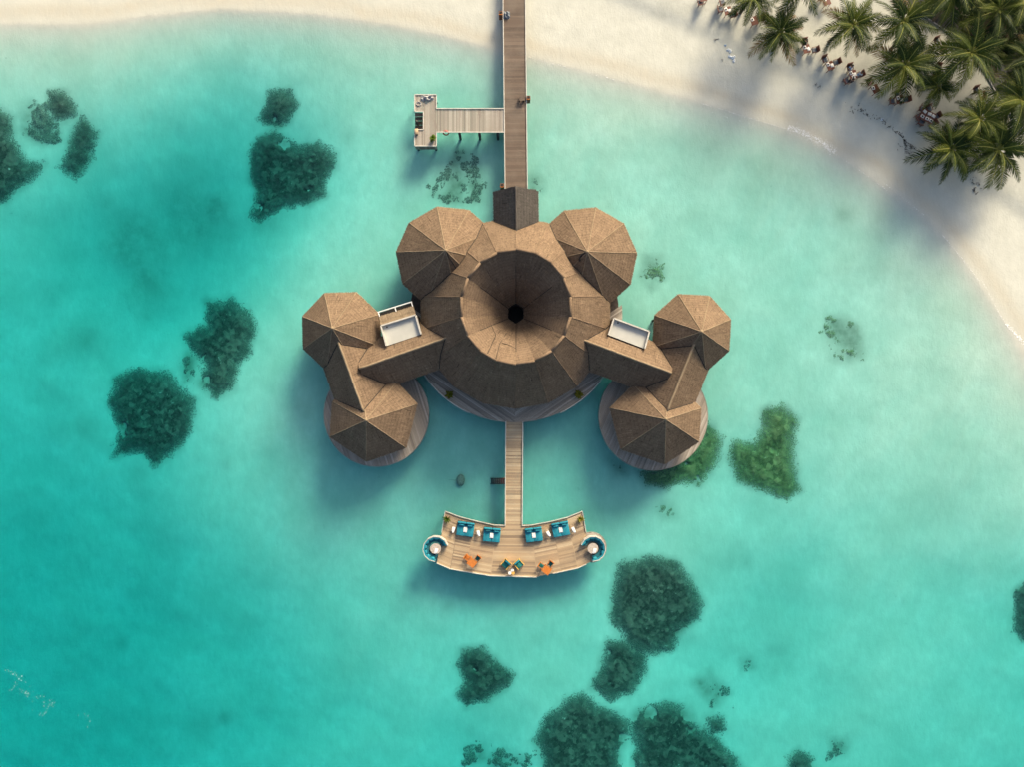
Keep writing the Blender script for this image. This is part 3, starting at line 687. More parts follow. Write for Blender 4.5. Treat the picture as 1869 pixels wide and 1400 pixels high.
# walls, posts and floor of the main pavilion
def wall_ring(parent, poly, inset, z0=DECK, z1=ZE + .2, name="wall"):
    c = sum(poly, Vector((0, 0, 0))) / len(poly); n = len(poly)
    for i in range(n):
        a = c + (poly[i] - c) * inset; b = c + (poly[(i + 1) % n] - c) * inset
        a.z = b.z = (z0 + z1) / 2
        MB().bar(a, b, .12, z1 - z0).build(name, M['timber_dark'], parent)
        q = c + (poly[i] - c) * (inset + .07)
        MB().tube([(q.x, q.y, z0 - 3.2), (q.x, q.y, z1 + .1)], .14, 8).build("post", M['timber_dark'], parent)
wall_ring(main, eave, .86); wall_ring(main, decLE, .82); wall_ring(main, decRE, .82)

# ---- decks of boards
PLANKM = {}
def unit_plank(matname):
    if matname not in PLANKM:
        me = MB().box((0, 0, 0), (1, 1, 1)).mesh("plank"); me.materials.append(M[matname]); PLANKM[matname] = me
    return PLANKM[matname]
def plank(parent, a, b, w, z, matname, th=.05):
    """board from a to b (xy), width w, top at z"""
    o = bpy.data.objects.new("plank", unit_plank(matname)); COL.objects.link(o); o.parent = parent
    d = Vector((b[0] - a[0], b[1] - a[1], 0)); pl = wloc(parent)
    o.location = ((a[0] + b[0]) / 2 - pl.x, (a[1] + b[1]) / 2 - pl.y, z - th / 2 - pl.z + random.uniform(-.004, .004))
    o.rotation_euler = (0, 0, math.atan2(d.y, d.x)); o.scale = (d.length, w, th); return o
def clip_poly(poly, nx_, ny_, d):
    """keep nx*x+ny*y <= d"""
    out = []
    for i in range(len(poly)):
        p, q = poly[i], poly[(i + 1) % len(poly)]; dp = nx_ * p[0] + ny_ * p[1] - d; dq = nx_ * q[0] + ny_ * q[1] - d
        if dp <= 0: out.append(p)
        if (dp < 0 < dq) or (dq < 0 < dp):
            t = dp / (dp - dq); out.append((p[0] + t * (q[0] - p[0]), p[1] + t * (q[1] - p[1])))
    return out
def clipped_boards(parent, poly, ang, w, z, matname, keep=None, gap=.012, th=.05):
    dx, dy = math.cos(R(ang)), math.sin(R(ang)); nx_, ny_ = -dy, dx
    ds = [nx_ * p[0] + ny_ * p[1] for p in poly]; d = min(ds)
    while d < max(ds):
        ww = w * random.uniform(.85, 1.2); q = clip_poly(poly, nx_, ny_, d + ww - gap); q = clip_poly(q, -nx_, -ny_, -d) if len(q) > 2 else q
        if len(q) > 2 and (keep is None or any(keep(p) for p in q) or any(keep(((p[0] + r_[0]) / 2, (p[1] + r_[1]) / 2)) for p, r_ in zip(q, q[1:]))):
            zt = z + random.uniform(-.004, .004); MB().prism(q, zt - th, zt).build("plank", M[matname], parent)
        d += ww
def disc_px(c, r, z, n=72): return [tuple(P(c[0] + r * math.cos(2 * math.pi * k / n), c[1] - r * math.sin(2 * math.pi * k / n), z).xy) for k in range(n)]
def piles(parent, pts, z, r=.13, name="pile"):
    for x, y in pts: MB().tube([(x, y, min(-.5, gz(x, y)) - .6), (x, y, z)], r, 8).build(name, M['pile'], parent, smooth=True)

def edge_rim(parent, pts, z0, z1, w, mat, name, closed=False):
    for a, b in zip(pts, pts[1:] + ([pts[0]] if closed else [])):
        MB().bar((a[0], a[1], (z0 + z1) / 2), (b[0], b[1], (z0 + z1) / 2), w, z1 - z0).build(name, M[mat], parent)

# main deck, boards in a chevron
md = disc_px((939, 573.5), 197, DECK); cmx = P(939.5, 573, DECK).x
cm = P(939, 573.5, DECK); ce = P(940.5, 571, ZE)
kp = lambda p: math.hypot(p[0] - ce.x, p[1] - ce.y) > 9.0 and p[1] < ce.y + 1.0
clipped_boards(main, clip_poly(md, 1, 0, cmx - .004), -34, .17, DECK, 'plank_grey', kp)
clipped_boards(main, clip_poly(md, -1, 0, -cmx - .004), 34, .17, DECK, 'plank_grey', kp)
under = MB().ring((cm.x, cm.y, 0), 6.0, 11.75, DECK - .35, DECK - .08, R(150), R(390), 40).build("deck_frame", M['timber_dark'], main)
edge_rim(main, [tuple(P(939 + 197.5 * math.cos(R(t)), 573.5 - 197.5 * math.sin(R(t)), DECK).xy) for t in range(-146, -34, 4)], DECK - .22, DECK + .01, .05, 'plank_grey', "fascia_board")
for rg in ((-147, -115), (-65, -33)):
    edge_rim(main, [tuple(P(939 + 198.5 * math.cos(R(t)), 573.5 - 198.5 * math.sin(R(t)), DECK + .12).xy) for t in range(rg[0], rg[1] + 1, 4)], DECK + .02, DECK + .14, .09, 'rail', "handrail")
piles(main, [(cm.x + 11.2 * math.cos(R(t)), cm.y + 11.2 * math.sin(R(t))) for t in range(-150, -20, 14)], DECK - .3)

# ---- wings
def wing(side, label, octc, octr, octoff, octapex, hexpts, hexapex, spine, cross, deckc, deckr, deckang):
    w = empty("thatched_pavilion", P(*deckc, DECK), 0, label, "pavilion")
    oc, oE, oA, ob1 = dome(w, pts_deg(octc, octr, [octoff + 45 * k for k in range(8)]), octapex, 8.2)
    hx, hE, hA, ob2 = dome(w, hexpts, hexapex, 7.6)
    ob1["label"] = "eight-sided thatched roof nearer the beach"; ob2["label"] = "thatched roof over the round deck"
    sp, sa, sb = gable(spine, ZE - .03, 6.7, 3.15); so_ = build_roof(w, sp, hips=[(sa, sb)], capr=.14, name="ridge_roof")
    cr, ca, cb = gable(cross, ZE + .03, 6.3, 2.75); co_ = build_roof(w, cr, hips=[(ca, cb)], capr=.14, name="ridge_roof")
    so_["label"] = "ridge roof joining the two many-sided roofs"; co_["label"] = "ridge roof reaching to the largest pavilion"
    seam(ob1, oc, sp, oA); seam(ob2, hx, sp, hA); cmid = ca.lerp(cb, .45)
    # the cross roof sinks into spine, hexagon and main roof
    for B in (sp, hx, outer):
        for k in (.25, .5, .75): pass
    q0 = ca.lerp(cb, .5); seam(co_, cr, sp, q0, 0, 360, 7.0, step=1.5); seam(co_, cr, outer, q0, 0, 360, 7.0, step=1.5)
    wall_ring(w, oE, .8); wall_ring(w, hE, .72)
    dk = disc_px(deckc, deckr, DECK); clipped_boards(w, dk, deckang, .17, DECK, 'plank_grey')
    c = P(*deckc, DECK); rm = deckr / S * (H - DECK) / H
    MB().ring((c.x, c.y, 0), .5, rm - .15, DECK - .35, DECK - .08, 0, 2 * math.pi, 40).build("deck_frame", M['timber_dark'], w)
    edge_rim(w, [(c.x + (rm + .03) * math.cos(R(t)), c.y + (rm + .03) * math.sin(R(t))) for t in range(0, 360, 8)], DECK - .25, DECK + .02, .05, 'plank_grey', "fascia_board", True)
    piles(w, [(c.x + (rm - .5) * math.cos(R(t)), c.y + (rm - .5) * math.sin(R(t))) for t in range(0, 360, 30)], DECK - .3)
    oc_c = sum(oE, Vector((0, 0, 0))) / len(oE); MB().prism([tuple((oc_c + (e - oc_c) * .85).xy) for e in oE], DECK - .35, DECK - .02).build("floor", M['timber_dark'], w)
    piles(w, [tuple((oc_c + (e - oc_c) * .8).xy) for e in oE], DECK - .3)
    return w, cr, ca, cb
wl, crL, caL, cbL = wing(-1, "thatched wing pavilion on the left with a round grey deck",
    (623, 605), 76.8, 24, (606, 598.8), [(723.7, 697), (761.5, 737.5), (741, 818), (668, 843), (602, 797.5), (606, 733), (660, 690)], (668, 767.5),
    ((613, 612), (664, 752)), ((655, 673), (836, 609)), (687, 756), 95.5, 108)
wr, crR, caR, cbR = wing(1, "thatched wing pavilion on the right beside green coral",
    (1262.8, 608), 75.5, 19.5, (1281, 605.3), [(1156, 702), (1113.4, 745), (1132.9, 820.3), (1213, 847.7), (1276, 806.9), (1280, 745), (1222, 690)], (1215.5, 766),
    ((1271, 617), (1217, 752)), ((1045, 613), (1226, 681)), (1192.4, 759.5), 99, 66)
# flat roof boxes set into the north slopes of the two connecting roofs
def roof_box(parent, corners, z, label, extra=False):
    c = [P(x, y, z) for x, y in corners]      # order: far-left, far-right, near-right, near-left
    fl = MB().add([p for p in c] + [p - Vector((0, 0, .15)) for p in c], [(3, 2, 1, 0), (4, 5, 6, 7), (0, 1, 5, 4), (1, 2, 6, 5), (2, 3, 7, 6), (3, 0, 4, 7)])
    b = fl.build("flat_roof", M['panel'], parent); b["label"] = label
    up = Vector((0, 0, .2))
    for q in (.2, .4, .6, .8): MB().bar(c[0].lerp(c[1], q) + Vector((0, 0, .008)), c[3].lerp(c[2], q) + Vector((0, 0, .008)), .05, .012).build("membrane_seam", M['panel'], b)
    MB().disc(tuple(c[0].lerp(c[2], .14) + Vector((0, 0, .01))), .09, .02, 12).build("drain", M['timber_dark'], b)
    for i, j in ((3, 0), (0, 1), (1, 2)):
        MB().bar(c[i] + up * .5, c[j] + up * .5, .15, .55).build("parapet", M['rail'], b)
    for i, j in ((0, 1), (1, 2), (3, 0)):
        a_ = c[i].copy(); b_ = c[j].copy(); a_.z = b_.z = (z + DECK) / 2
        MB().bar(a_, b_, .1, z - DECK - .3).build("wall", M['timber_dark'], b)
    return b, c
bl, cl = roof_box(wl, [(696, 594.5), (759, 575), (769, 610), (706, 631)], 5.0, "pale flat roof in a white frame beside broken thatch")
br, c_r = roof_box(wr, [(1120, 581), (1184.5, 605), (1176, 636), (1110, 611)], 5.0, "pale flat roof in a white frame")
# thatch strip and dark gap north of the left flat roof
d = (cl[1] - cl[0]).normalized(); nrm = Vector((-d.y, d.x, 0))
a0, a1 = cl[0] + nrm * .12, cl[1] + nrm * .12
for p in (a0, a1): p.z = 4.95
t0, t1 = a0 + nrm * .95 - Vector((0, 0, .35)), a1 + nrm * .95 - Vector((0, 0, .35))
st = Roof([(t1, t0, a0, a1)], .15); ro = build_roof(wl, st, 'thatch_pale', name="thatch_strip", dens=90)
g0, g1 = t0 + nrm * .5, t1 + nrm * .5
MB().add([t0 - Vector((0, 0, .8)), t1 - Vector((0, 0, .8)), g1 - Vector((0, 0, .8)), g0 - Vector((0, 0, .8))], [(0, 1, 2, 3)]).build("gap_shade_sheet", M['dark'], wl)  # black sheet standing for the shade inside the opening
MB().bar(g0, g1, .1, .12).build("gutter_rail", M['white'], wl)
for q in (.02, .5, .98):
    MB().bar(t0.lerp(t1, q) + Vector((0, 0, .02)), g0.lerp(g1, q) + Vector((0, 0, .02)), .1, .1).build("gutter_bracket", M['white'], wl)

# ================================================================ jetties
def walkway(name, label, a, b, wpx, z, matname, pw=.16, cat="jetty"):
    """boards laid across from pixel a to pixel b"""
    A, B = P(*a, z), P(*b, z); root = empty(name, A, 0, label, cat); d = (B - A); L = d.length; d.normalize(); n = Vector((-d.y, d.x, 0)); W = wpx / S * (H - z) / H
    t = 0.0
    while t < L:
        ww = pw * random.uniform(.8, 1.25); c = A + d * (t + ww / 2)
        plank(root, c - n * W / 2, c + n * W / 2, ww - .012, z, matname); t += ww
    return root, A, B, d, n, W, L
JZ = 1.4
jet, A, B, d, n, W, L = walkway("jetty", "long brown plank jetty from the beach to the largest pavilion", (937.8, -60), (942.2, 350), 40, JZ, 'plank_jetty', .165)
for s_ in (-1, 1):
    e = n * (W / 2 + .02) * s_
    MB().bar(A + e + Vector((0, 0, .03)), B + e + Vector((0, 0, .03)), .09, .16).build("handrail", M['rail'], jet)
    MB().bar(A + e * .8 - Vector((0, 0, .2)), B + e * .8 - Vector((0, 0, .2)), .12, .25).build("beam", M['timber_dark'], jet)
k = 0
while k * 2.4 < L:
    for s_ in (-1, 1):
        q = A + d * (k * 2.4 + .6) + n * (W / 2 - .25) * s_; piles(jet, [(q.x, q.y)], JZ - .1, .12)
    k += 1
# side jetty with landing platform
arm, A, B, d, n, W, L = walkway("landing_stage", "short silver grey side jetty with an L-shaped landing platform", (797, 219), (919.5, 219), 42.5, JZ, 'plank_grey', .165)
def bpx(root, x0, x1, y0, y1, z, matname, vertical=True, pw=.17):
    a_, b_ = P(x0, y0, z), P(x1, y1, z); x = a_.x
    while x < b_.x - .03:
        ww = min(pw * random.uniform(.85, 1.2), b_.x - x); plank(root, (x + ww / 2, a_.y), (x + ww / 2, b_.y), ww - .012, z, matname); x += ww
bpx(arm, 773, 797, 173, 265, JZ, 'plank_grey'); bpx(arm, 757.5, 773, 173, 203, JZ, 'plank_grey'); bpx(arm, 757.5, 773, 236, 265, JZ, 'plank_grey')
def bar_px(root, name, a, b, z, w, h, mat): return MB().bar(P(*a, z), P(*b, z), w, h).build(name, M[mat], root)
for a_, b_ in (((756.8, 172), (756.8, 203)), ((756.8, 236), (756.8, 266)), ((756.8, 172.3), (796.3, 172.3)), ((796.5, 172), (796.5, 197)), ((796.5, 241), (796.5, 266)), ((756.8, 265.8), (796.3, 265.8)), ((796.5, 197.6), (920, 197.6)), ((796.5, 240.6), (920, 240.6)), ((757, 236), (772.5, 236)), ((757, 203), (772.5, 203)), ((772.8, 203), (772.8, 236))):
    bar_px(arm, "edge_rail", a_, b_, JZ + .02, .10, .14, 'rail')
pa, pb = P(757, 265.8, JZ), P(796, 265.8, JZ)
for i in range(11):
    q = pa.lerp(pb, (i + .5) / 11); MB().box((q.x, q.y - .02, JZ - .62), (.21, .05, 1.1)).build("fascia_board", M['plank_grey'], arm)
for i in range(4):     # steps down to the water
    y0 = 205 + i * 7.6; q = P(764.8, y0 + 3.6, JZ - .25 - .3 * i)
    MB().box(q, (.9, .42, .06)).build("step", M['plank_jetty'], arm)
piles(arm, [tuple(P(x, y, JZ).xy) for x in (760, 793) for y in (176, 220, 262)] + [tuple(P(x, y, JZ).xy) for x in (838.5, 875, 908.5) for y in (242.5, 200)], JZ - .1, .15)
for x in (838.5, 875, 908.5):
    MB().bar(P(x, 238, JZ - .3), P(x, 245, JZ - .3), .2, .2).build("cross_beam", M['pile'], arm)
# bridge to the sun deck
br_, A, B, d, n, W, L = walkway("footbridge", "narrow plank footbridge between the largest pavilion and the sun deck", (938.7, 769), (937.5, 960), 30, DECK, 'plank_pale', .16, "bridge")
for s_ in (-1, 1):
    e = n * (W / 2 + .03) * s_; MB().bar(A + e + Vector((0, 0, .06)), B + e + Vector((0, 0, .06)), .10, .2).build("handrail", M['rail'], br_)
for k in range(6):
    for s_ in (-1, 1):
        q = A + d * (.6 + k * 2.1) + n * (W / 2 - .2) * s_; piles(br_, [(q.x, q.y)], DECK - .06, .11)
for i in range(7):     # swim steps
    q = P(919.5 - i * 3.6, 878.5, DECK - .15 - .34 * i); MB().box(q, (.2, .62, .05)).build("step", M['mahogany' if i < 2 else 'timber_dark'], br_)
for yy in (873.4, 883.6):
    MB().bar(P(922, yy, DECK - .1), P(893, yy, DECK - 2.6), .07, .14).build("stringer", M['timber_dark'], br_)
MB().tube([P(922, 873.4, DECK), P(922, 873.4, DECK + .7), P(918, 873.4, DECK + .4)], .03, 6).build("grab_rail", M['teak'], br_)

# sun deck
T = [(812.8, 934), (838.5, 944), (867, 951.2), (906, 958.8), (970, 958.8), (1007, 952), (1035, 945), (1062.6, 934)]
Bm = [(797.3, 1028), (822, 1038.6), (850, 1043.5), (895.7, 1051), (979.7, 1053.4), (1025, 1043.5), (1054.3, 1037), (1079, 1026)]
sund = empty("sun_deck", P(937, 1000, DECK), 0, "curved sun deck of pale boards standing alone in the lagoon", "deck")
TP = [P(x, y, DECK) for x, y in T]; BP = [P(x, y, DECK) for x, y in Bm]
for i in range(7):
    nb = max(1, round(((TP[i] - BP[i]).length + (TP[i + 1] - BP[i + 1]).length) / 2 / .165)); g = .045 / nb
    for k in range(nb):
        u0, u1 = k / nb + g, (k + 1) / nb - g
        q = [TP[i].lerp(BP[i], u1), TP[i + 1].lerp(BP[i + 1], u1), TP[i + 1].lerp(BP[i + 1], u0), TP[i].lerp(BP[i], u0)]
        dx = (q[1] - q[0]).normalized() * .012; q = [q[0] + dx, q[1] - dx, q[2] - dx, q[3] + dx]
        zt = DECK + random.uniform(-.004, .004); MB().prism([p.xy for p in q], zt - .05, zt).build("plank", M['plank_pale'], sund)
    mq = [TP[i], BP[i], BP[i + 1], TP[i + 1]]; MB().prism([p.xy for p in mq], DECK - .3, DECK - .07).build("deck_frame", M['timber_dark'], sund)
for i in range(1, 7):
    MB().bar(TP[i] + Vector((0, 0, .0)), BP[i] + Vector((0, 0, .0)), .06, .02).build("joint_board", M['plank_pale'], sund)
for cc, cut in (((796, 1001), 1), ((1079.5, 1000), -1)):
    dk = disc_px(cc, 27.5, DECK, 48)
    a_, b_ = (TP[0], BP[0]) if cut > 0 else (TP[7], BP[7])
    nn = Vector((b_.y - a_.y, -(b_.x - a_.x), 0)); nn.normalize()
    cw = P(*cc, DECK)
    dk = clip_poly(dk, nn.x * 1.0, nn.y * 1.0, nn.x * a_.x + nn.y * a_.y) if (nn.dot(cw - a_) < 0) == True or True else dk
    if len(dk) < 6 or (sum(p[0] for p in dk) / len(dk) - a_.x) * cut > 1.0:
        dk = clip_poly(disc_px(cc, 27.5, DECK, 48), -nn.x, -nn.y, -(nn.x * a_.x + nn.y * a_.y))
    clipped_boards(sund, dk, 15 if cut > 0 else -15, .19, DECK - .07, 'plank_grey')
    edge_rim(sund, [p for p in dk], DECK - .30, DECK - .05, .05, 'plank_grey', "fascia_board")
def rail_px(pts, z=DECK + .05, w=.075, h=.16, name="kerb_rail"):
    for a_, b_ in zip(pts, pts[1:]): bar_px(sund, name, a_, b_, z, w, h, 'rail')
rail_px([(922, 959.5), (902, 959), (867, 951), (838.5, 943.6), (812.6, 933.6), (806.2, 972)])
rail_px([(953, 960), (970, 959), (1007, 952), (1035, 945), (1062.8, 933.6), (1069.6, 972)])
rail_px([(797, 1028.4), (822, 1039), (850, 1044), (895.7, 1051.6), (979.7, 1054)]); rail_px([(1009, 1047.4), (1054.3, 1037.5), (1070, 1030.5)])
piles(sund, [tuple((TP[i].lerp(BP[i], u)).xy) for i in range(8) for u in (.08, .5, .93)], DECK - .3)

# ================================================================ furniture on the sun deck
def daybed(px, rot, label):
    t = empty("daybed", P(*px, DECK + .4), rot, label, "daybed", "teal daybeds on the sun deck"); t.location.z = DECK
    MB().box((0, 0, .17), (1.9, 1.6, .14)).build("base", M['timber_dark'], t, True)
    for sx in (-.85, .85):
        for sy in (-.7, .7): MB().box((sx, sy, .05), (.08, .08, .1)).build("leg", M['timber_dark'], t, True)
    for sx in (-.48, .48):
        put("mattress", rbox(.94, 1.3, .2, .05), M['teal'], t, (sx, -.17, .34))
        put("backrest", rbox(.94, .24, .5, .07), M['teal'], t, (sx, .66, .5), (R(-12), 0, 0))
        put("pillow", rbox(.58, .22, .3, .09), M['teal_dark' if random.random() < .3 else 'teal'], t, (sx, .42, .56), (R(-35), 0, random.uniform(-.1, .1)))
    return t
for (px, rot, lb) in (((849.6, 965.8), R(-7.7), "teal double daybed nearest the green potted plant"), ((897.7, 976.4), R(-5.6), "teal double daybed left of the footbridge"), ((974.2, 976), R(6.8), "teal double daybed right of the footbridge"), ((1023.2, 966), R(10.7), "teal double daybed nearest the yellow-green potted plant")):
    t = daybed(px, rot, lb)
    q = t.matrix_basis @ Vector((0, -.1, .45))
    tr = empty("tray", q, rot + random.uniform(-.08, .08), "white tray lying on the " + lb, "tray", "white trays on the daybeds")
    put("tray_base", rbox(.40, .58, .04, .012, 1), M['white'], tr, (0, 0, .02))
    MB().box((0, 0, .045), (.24, .4, .012)).build("towel", M['linen'], tr, True)
    for sx in (-.19, .19): MB().box((sx, 0, .05), (.02, .56, .03)).build("tray_edge", M['white'], tr, True)
for (px, rot, lb) in (((828.3, 963.5), R(-22), "narrow side table with a white towel beside the outer left daybed"), ((872.9, 970), R(4), "narrow side table with white towels between the left daybeds"), ((999.2, 971.3), R(22), "narrow side table with white towels between the right daybeds"), ((1045, 964), R(18), "narrow side table with a white towel beside the outer right daybed")):
    t = empty("side_table", P(*px, DECK), rot, lb, "table", "narrow side tables between daybeds")
    for k in range(4): MB().box((-.15 + .1 * k, 0, .42), (.085, .78, .03)).build("slat", M['plank_pale'], t, True)
    for sx in (-.15, .15):
        for sy in (-.34, .34): MB().box((sx, sy, .2), (.04, .04, .4)).build("leg", M['plank_pale'], t, True)
    w = empty("folded_towel", t.matrix_basis @ Vector((.02, -.1, .437)), rot + .12, "white folded towel on the " + lb, "towel", "white towels on side tables")
    w["label"] = "white folded towel lying on the " + lb.split(" with")[0] + lb.split("towels" if "towels" in lb else "towel")[1]
    put("towel_fold", rbox(.34, .5, .1, .04), M['linen'], w, (0, 0, .05)); put("towel_roll", rbox(.22, .26, .1, .045), M['linen'], w, (.03, -.28, .06))
    put("water_bottle", rbox(.07, .07, .1, .03), M['dark'], w, (.02, -.42, .05))
def csofa(px, a0, a1, label, tl, nl):
    t = empty("curved_sofa", P(*px, DECK + .5), 0, label, "sofa", "curved teal sofas at the deck ends"); t.location.z = DECK
    Rr = 1.36; a0, a1 = R(a0), R(a1)
    MB().ring((0, 0, 0), .78, Rr, .06, .40, a0, a1, 9).build("seat", M['teal_dark'], t, True)
    MB().ring((0, 0, 0), Rr - .16, Rr, .40, .78, a0, a1, 9).build("backrest", M['teal'], t, True)
    MB().ring((0, 0, 0), Rr, Rr + .075, .02, .84, a0, a1, 9).build("outer_frame", M['rail'], t, True)
    MB().ring((0, 0, 0), .74, .78, .02, .32, a0, a1, 9).build("plinth", M['timber_dark'], t, True)
    for i in range(9):
        a = a0 + (a1 - a0) * (i + .5) / 9
        if i in (1,) : continue
        put("pillow", rbox(.42, .16, .34, .07), M['teal'], t, (1.1 * math.cos(a), 1.1 * math.sin(a), .58), (R(-22), 0, a - math.pi / 2))
    w = empty("round_table", t.location, 0, tl, "table", "round tables inside the curved sofas")
    MB().disc((0, 0, .58), .60, .05, 28).build("table_top", M['plank_grey_round'], w, True); MB().disc((0, 0, .3), .07, .52, 12).build("stem", M['timber_dark'], w, True); MB().disc((0, 0, .03), .28, .05, 16).build("foot", M['timber_dark'], w, True)
    w2 = empty("folded_towel", t.location + Vector((.06 if px[0] < 900 else .18, -.22, .605)), R(-15), nl, "towel", "white towels on round tables")
    put("towel_fold", rbox(.36, .5, .06, .025), M['linen'], w2, (0, 0, .03)); put("towel_edge", rbox(.2, .2, .05, .02), M['linen'], w2, (-.08, -.25, .03))
M['plank_grey_round'] = simple('bleached table top', (.42,.36,.30), .7, .22, 7)
csofa((795.2, 1001.8), 16, 268, "curved teal sofa at the left end of the sun deck", "round pale table inside the left curved sofa", "white folded towel on the left round table")
csofa((1082, 1001.5), -92, 162, "curved teal sofa at the right end of the sun deck", "round pale table inside the right curved sofa", "white folded towel on the right round table")

def chair(name, label, cat, loc, rot, wood, cush, w=.52, group=None, arms=True):
    t = empty(name, loc, rot, label, cat, group); h = w / 2
    MB().box((0, 0, .40), (w, w, .05)).build("seat", M[wood], t, True)
    for sx in (-1, 1):
        for sy in (-1, 1): MB().box((sx * (h - .03), sy * (h - .03), .19), (.05, .05, .38)).build("leg", M[wood], t, True)
        if arms:
            MB().box((sx * (h + .01), 0, .64), (.055, w * 1.05, .04)).build("armrest", M[wood], t, True)
            MB().box((sx * (h + .0), -h + .04, .52), (.045, .05, .22)).build("arm_post", M[wood], t, True)
    bk = MB().box((0, h + .06, .68), (w + .1, .05, .5), 0, R(-14)).build("backrest", M[wood], t, True)
    MB().box((0, h + .12, .93), (w + .12, .07, .06)).build("top_rail", M[wood], bk, True)
    if cush: put("cushion", rbox(w * .92, w * .92, .08, .03), M[cush], t, (0, -.02, .465))
    return t
def sq_table(name, label, loc, rot, wood, sx=.85, sy=.85, nb=5, group=None, hgt=.74):
    t = empty(name, loc, rot, label, "table", group)
    for k in range(nb): MB().box((-sx / 2 + sx * (k + .5) / nb, 0, hgt - .02), (sx / nb - .012, sy, .035)).build("board", M[wood], t, True)
    for a in (-1, 1):
        for b in (-1, 1): MB().box((a * (sx / 2 - .06), b * (sy / 2 - .06), hgt / 2 - .02), (.06, .06, hgt - .04)).build("leg", M[wood], t, True)
        MB().box((a * (sx / 2 - .06), 0, hgt - .075), (.05, sy - .1, .07)).build("apron", M[wood], t, True)
    return t
g = "orange teak furniture on the sun deck"
sq_table("teak_table", "orange teak table beside the orange chair, left part of deck", P(861.5, 1027.7, DECK + .7) - Vector((0, 0, .7)), R(-38), 'teak', .92, .84, 5, g)
chair("teak_chair", "orange teak chair without a cushion at the left teak table", "chair", P(853.2, 1018.4, DECK + .5) - Vector((0, 0, .5)), R(52), 'teak', None, .5, g)
chair("teak_chair", "teak chair with dark green cushion at the left teak table", "chair", P(871.9, 1019.6, DECK + .5) - Vector((0, 0, .5)), R(-38), 'teak', 'teal_green', .48, g)
sq_table("teak_table", "orange teak table at the front edge of deck, right of armchairs", P(997.8, 1041, DECK + .7) - Vector((0, 0, .7)), R(-36), 'teak', .92, .84, 5, g)
chair("teak_chair", "teak chair with dark green cushion, left one at the right teak table", "chair", P(988, 1032.9, DECK + .5) - Vector((0, 0, .5)), R(54), 'teak', 'teal_green', .48, g)
chair("teak_chair", "teak chair with dark green cushion, right one at the right teak table", "chair", P(1004.6, 1029.8, DECK + .5) - Vector((0, 0, .5)), R(-36), 'teak', 'teal_green', .48, g)
def armchair(px, rot, label):
    t = empty("lounge_chair", P(*px, DECK + .4) - Vector((0, 0, .4)), rot, label, "chair", "green lounge chairs at the front of the sun deck")
    for sx in (-.42, .42):
        MB().box((sx, 0, .52), (.09, .86, .05)).build("armrest", M['teak_yellow'], t, True)
        for sy in (-.36, .36): MB().box((sx, sy, .25), (.06, .06, .5)).build("leg", M['teak_yellow'], t, True)
    MB().box((0, 0, .26), (.8, .8, .06)).build("seat_frame", M['teak_yellow'], t, True)
    MB().box((0, .44, .55), (.92, .06, .62), 0, R(-18)).build("back_frame", M['teak_yellow'], t, True)
    put("seat_cushion", rbox(.72, .62, .16, .05), M['teal_green'], t, (0, -.08, .37)); put("back_cushion", rbox(.72, .17, .5, .06), M['teal'], t, (0, .31, .58), (R(-18), 0, 0))
    return t
armchair((923.1, 1030.5), R(-42), "teal lounge chair with golden frame, left of the round side tables")
armchair((947.1, 1030.5), R(42), "teal lounge chair with golden frame, right of the round side tables")
for px, lb, m_ in (((930.4, 1044.8), "small white round side table, leftmost of three", 'white'), ((935, 1040), "small white round side table between the lounge chairs, nearest them", 'white'), ((936.4, 1044.9), "small golden round side table, rightmost of three", 'teak_yellow')):
    t = empty("side_table", P(*px, DECK), 0, lb, "table", "three small round tables"); MB().disc((0, 0, .42), .19, .03, 18).build("table_top", M[m_], t, True)
    for k in range(3): MB().tube([(.05 * math.cos(k * 2.1), .05 * math.sin(k * 2.1), .41), (.16 * math.cos(k * 2.1), .16 * math.sin(k * 2.1), 0)], .014, 6).build("leg", M['timber_dark'], t, True)

# potted plants
def rosette(name, px, z, r, nleaf, matname, label, wide=.09, seed=1, pot='pot', up=.7):
    t = empty(name, P(*px, z), 0, label, "plant"); g = random.Random(seed)
    n = 14; v = [];
    MB().add([((.16 + .07 * (k // n)) * math.cos(2 * math.pi * (k % n) / n), (.16 + .07 * (k // n)) * math.sin(2 * math.pi * (k % n) / n), .36 * (k // n)) for k in range(2 * n)],
             [(k, (k + 1) % n, n + (k + 1) % n, n + k) for k in range(n)] + [tuple(range(n, 2 * n))]).build("pot", M[pot], t, True)
    mb = MB()
    for i in range(nleaf):
        a = i * 2.4 + g.uniform(-.3, .3); L = r * g.uniform(.6, 1.05); el = g.uniform(.15, 1.2); pts = []
        for k in range(5):
            u = k / 4; x = L * u * math.cos(el); zz = .36 + up * L * (u * math.sin(el) + .4 * u - .75 * u * u * (1.1 - el * .5))
            w = wide * math.sin(math.pi * (.12 + .86 * u)) * L; pts.append((x, zz, w))
        v = []; ca, sa = math.cos(a), math.sin(a)
        for x, zz, w in pts: v += [(x * ca - w * sa, x * sa + w * ca, zz), (x * ca + w * sa, x * sa - w * ca, zz)]
        mb.add(v, [(2 * k, 2 * k + 1, 2 * k + 3, 2 * k + 2) for k in range(4)])
    mb.build("foliage", M[matname], t, True, True); return t
rosette("potted_plant", (816.4, 947.4), DECK, .62, 34, 'shrub_green', "spiky green potted plant at the deck's upper left corner", .10, 3)
rosette("potted_plant", (1058.4, 947.4), DECK, .62, 30, 'shrub', "spiky yellow-green potted plant at the deck's upper right corner", .09, 4)
rosette("potted_plant", (790.3, 253.5), JZ, .48, 40, 'shrub_green', "round leafy potted plant on the landing platform", .22, 5)
rosette("potted_shrub", (821, 720.5), DECK, .62, 60, 'shrub', "yellow-green shrub on the round deck, left of the two", .2, 6)
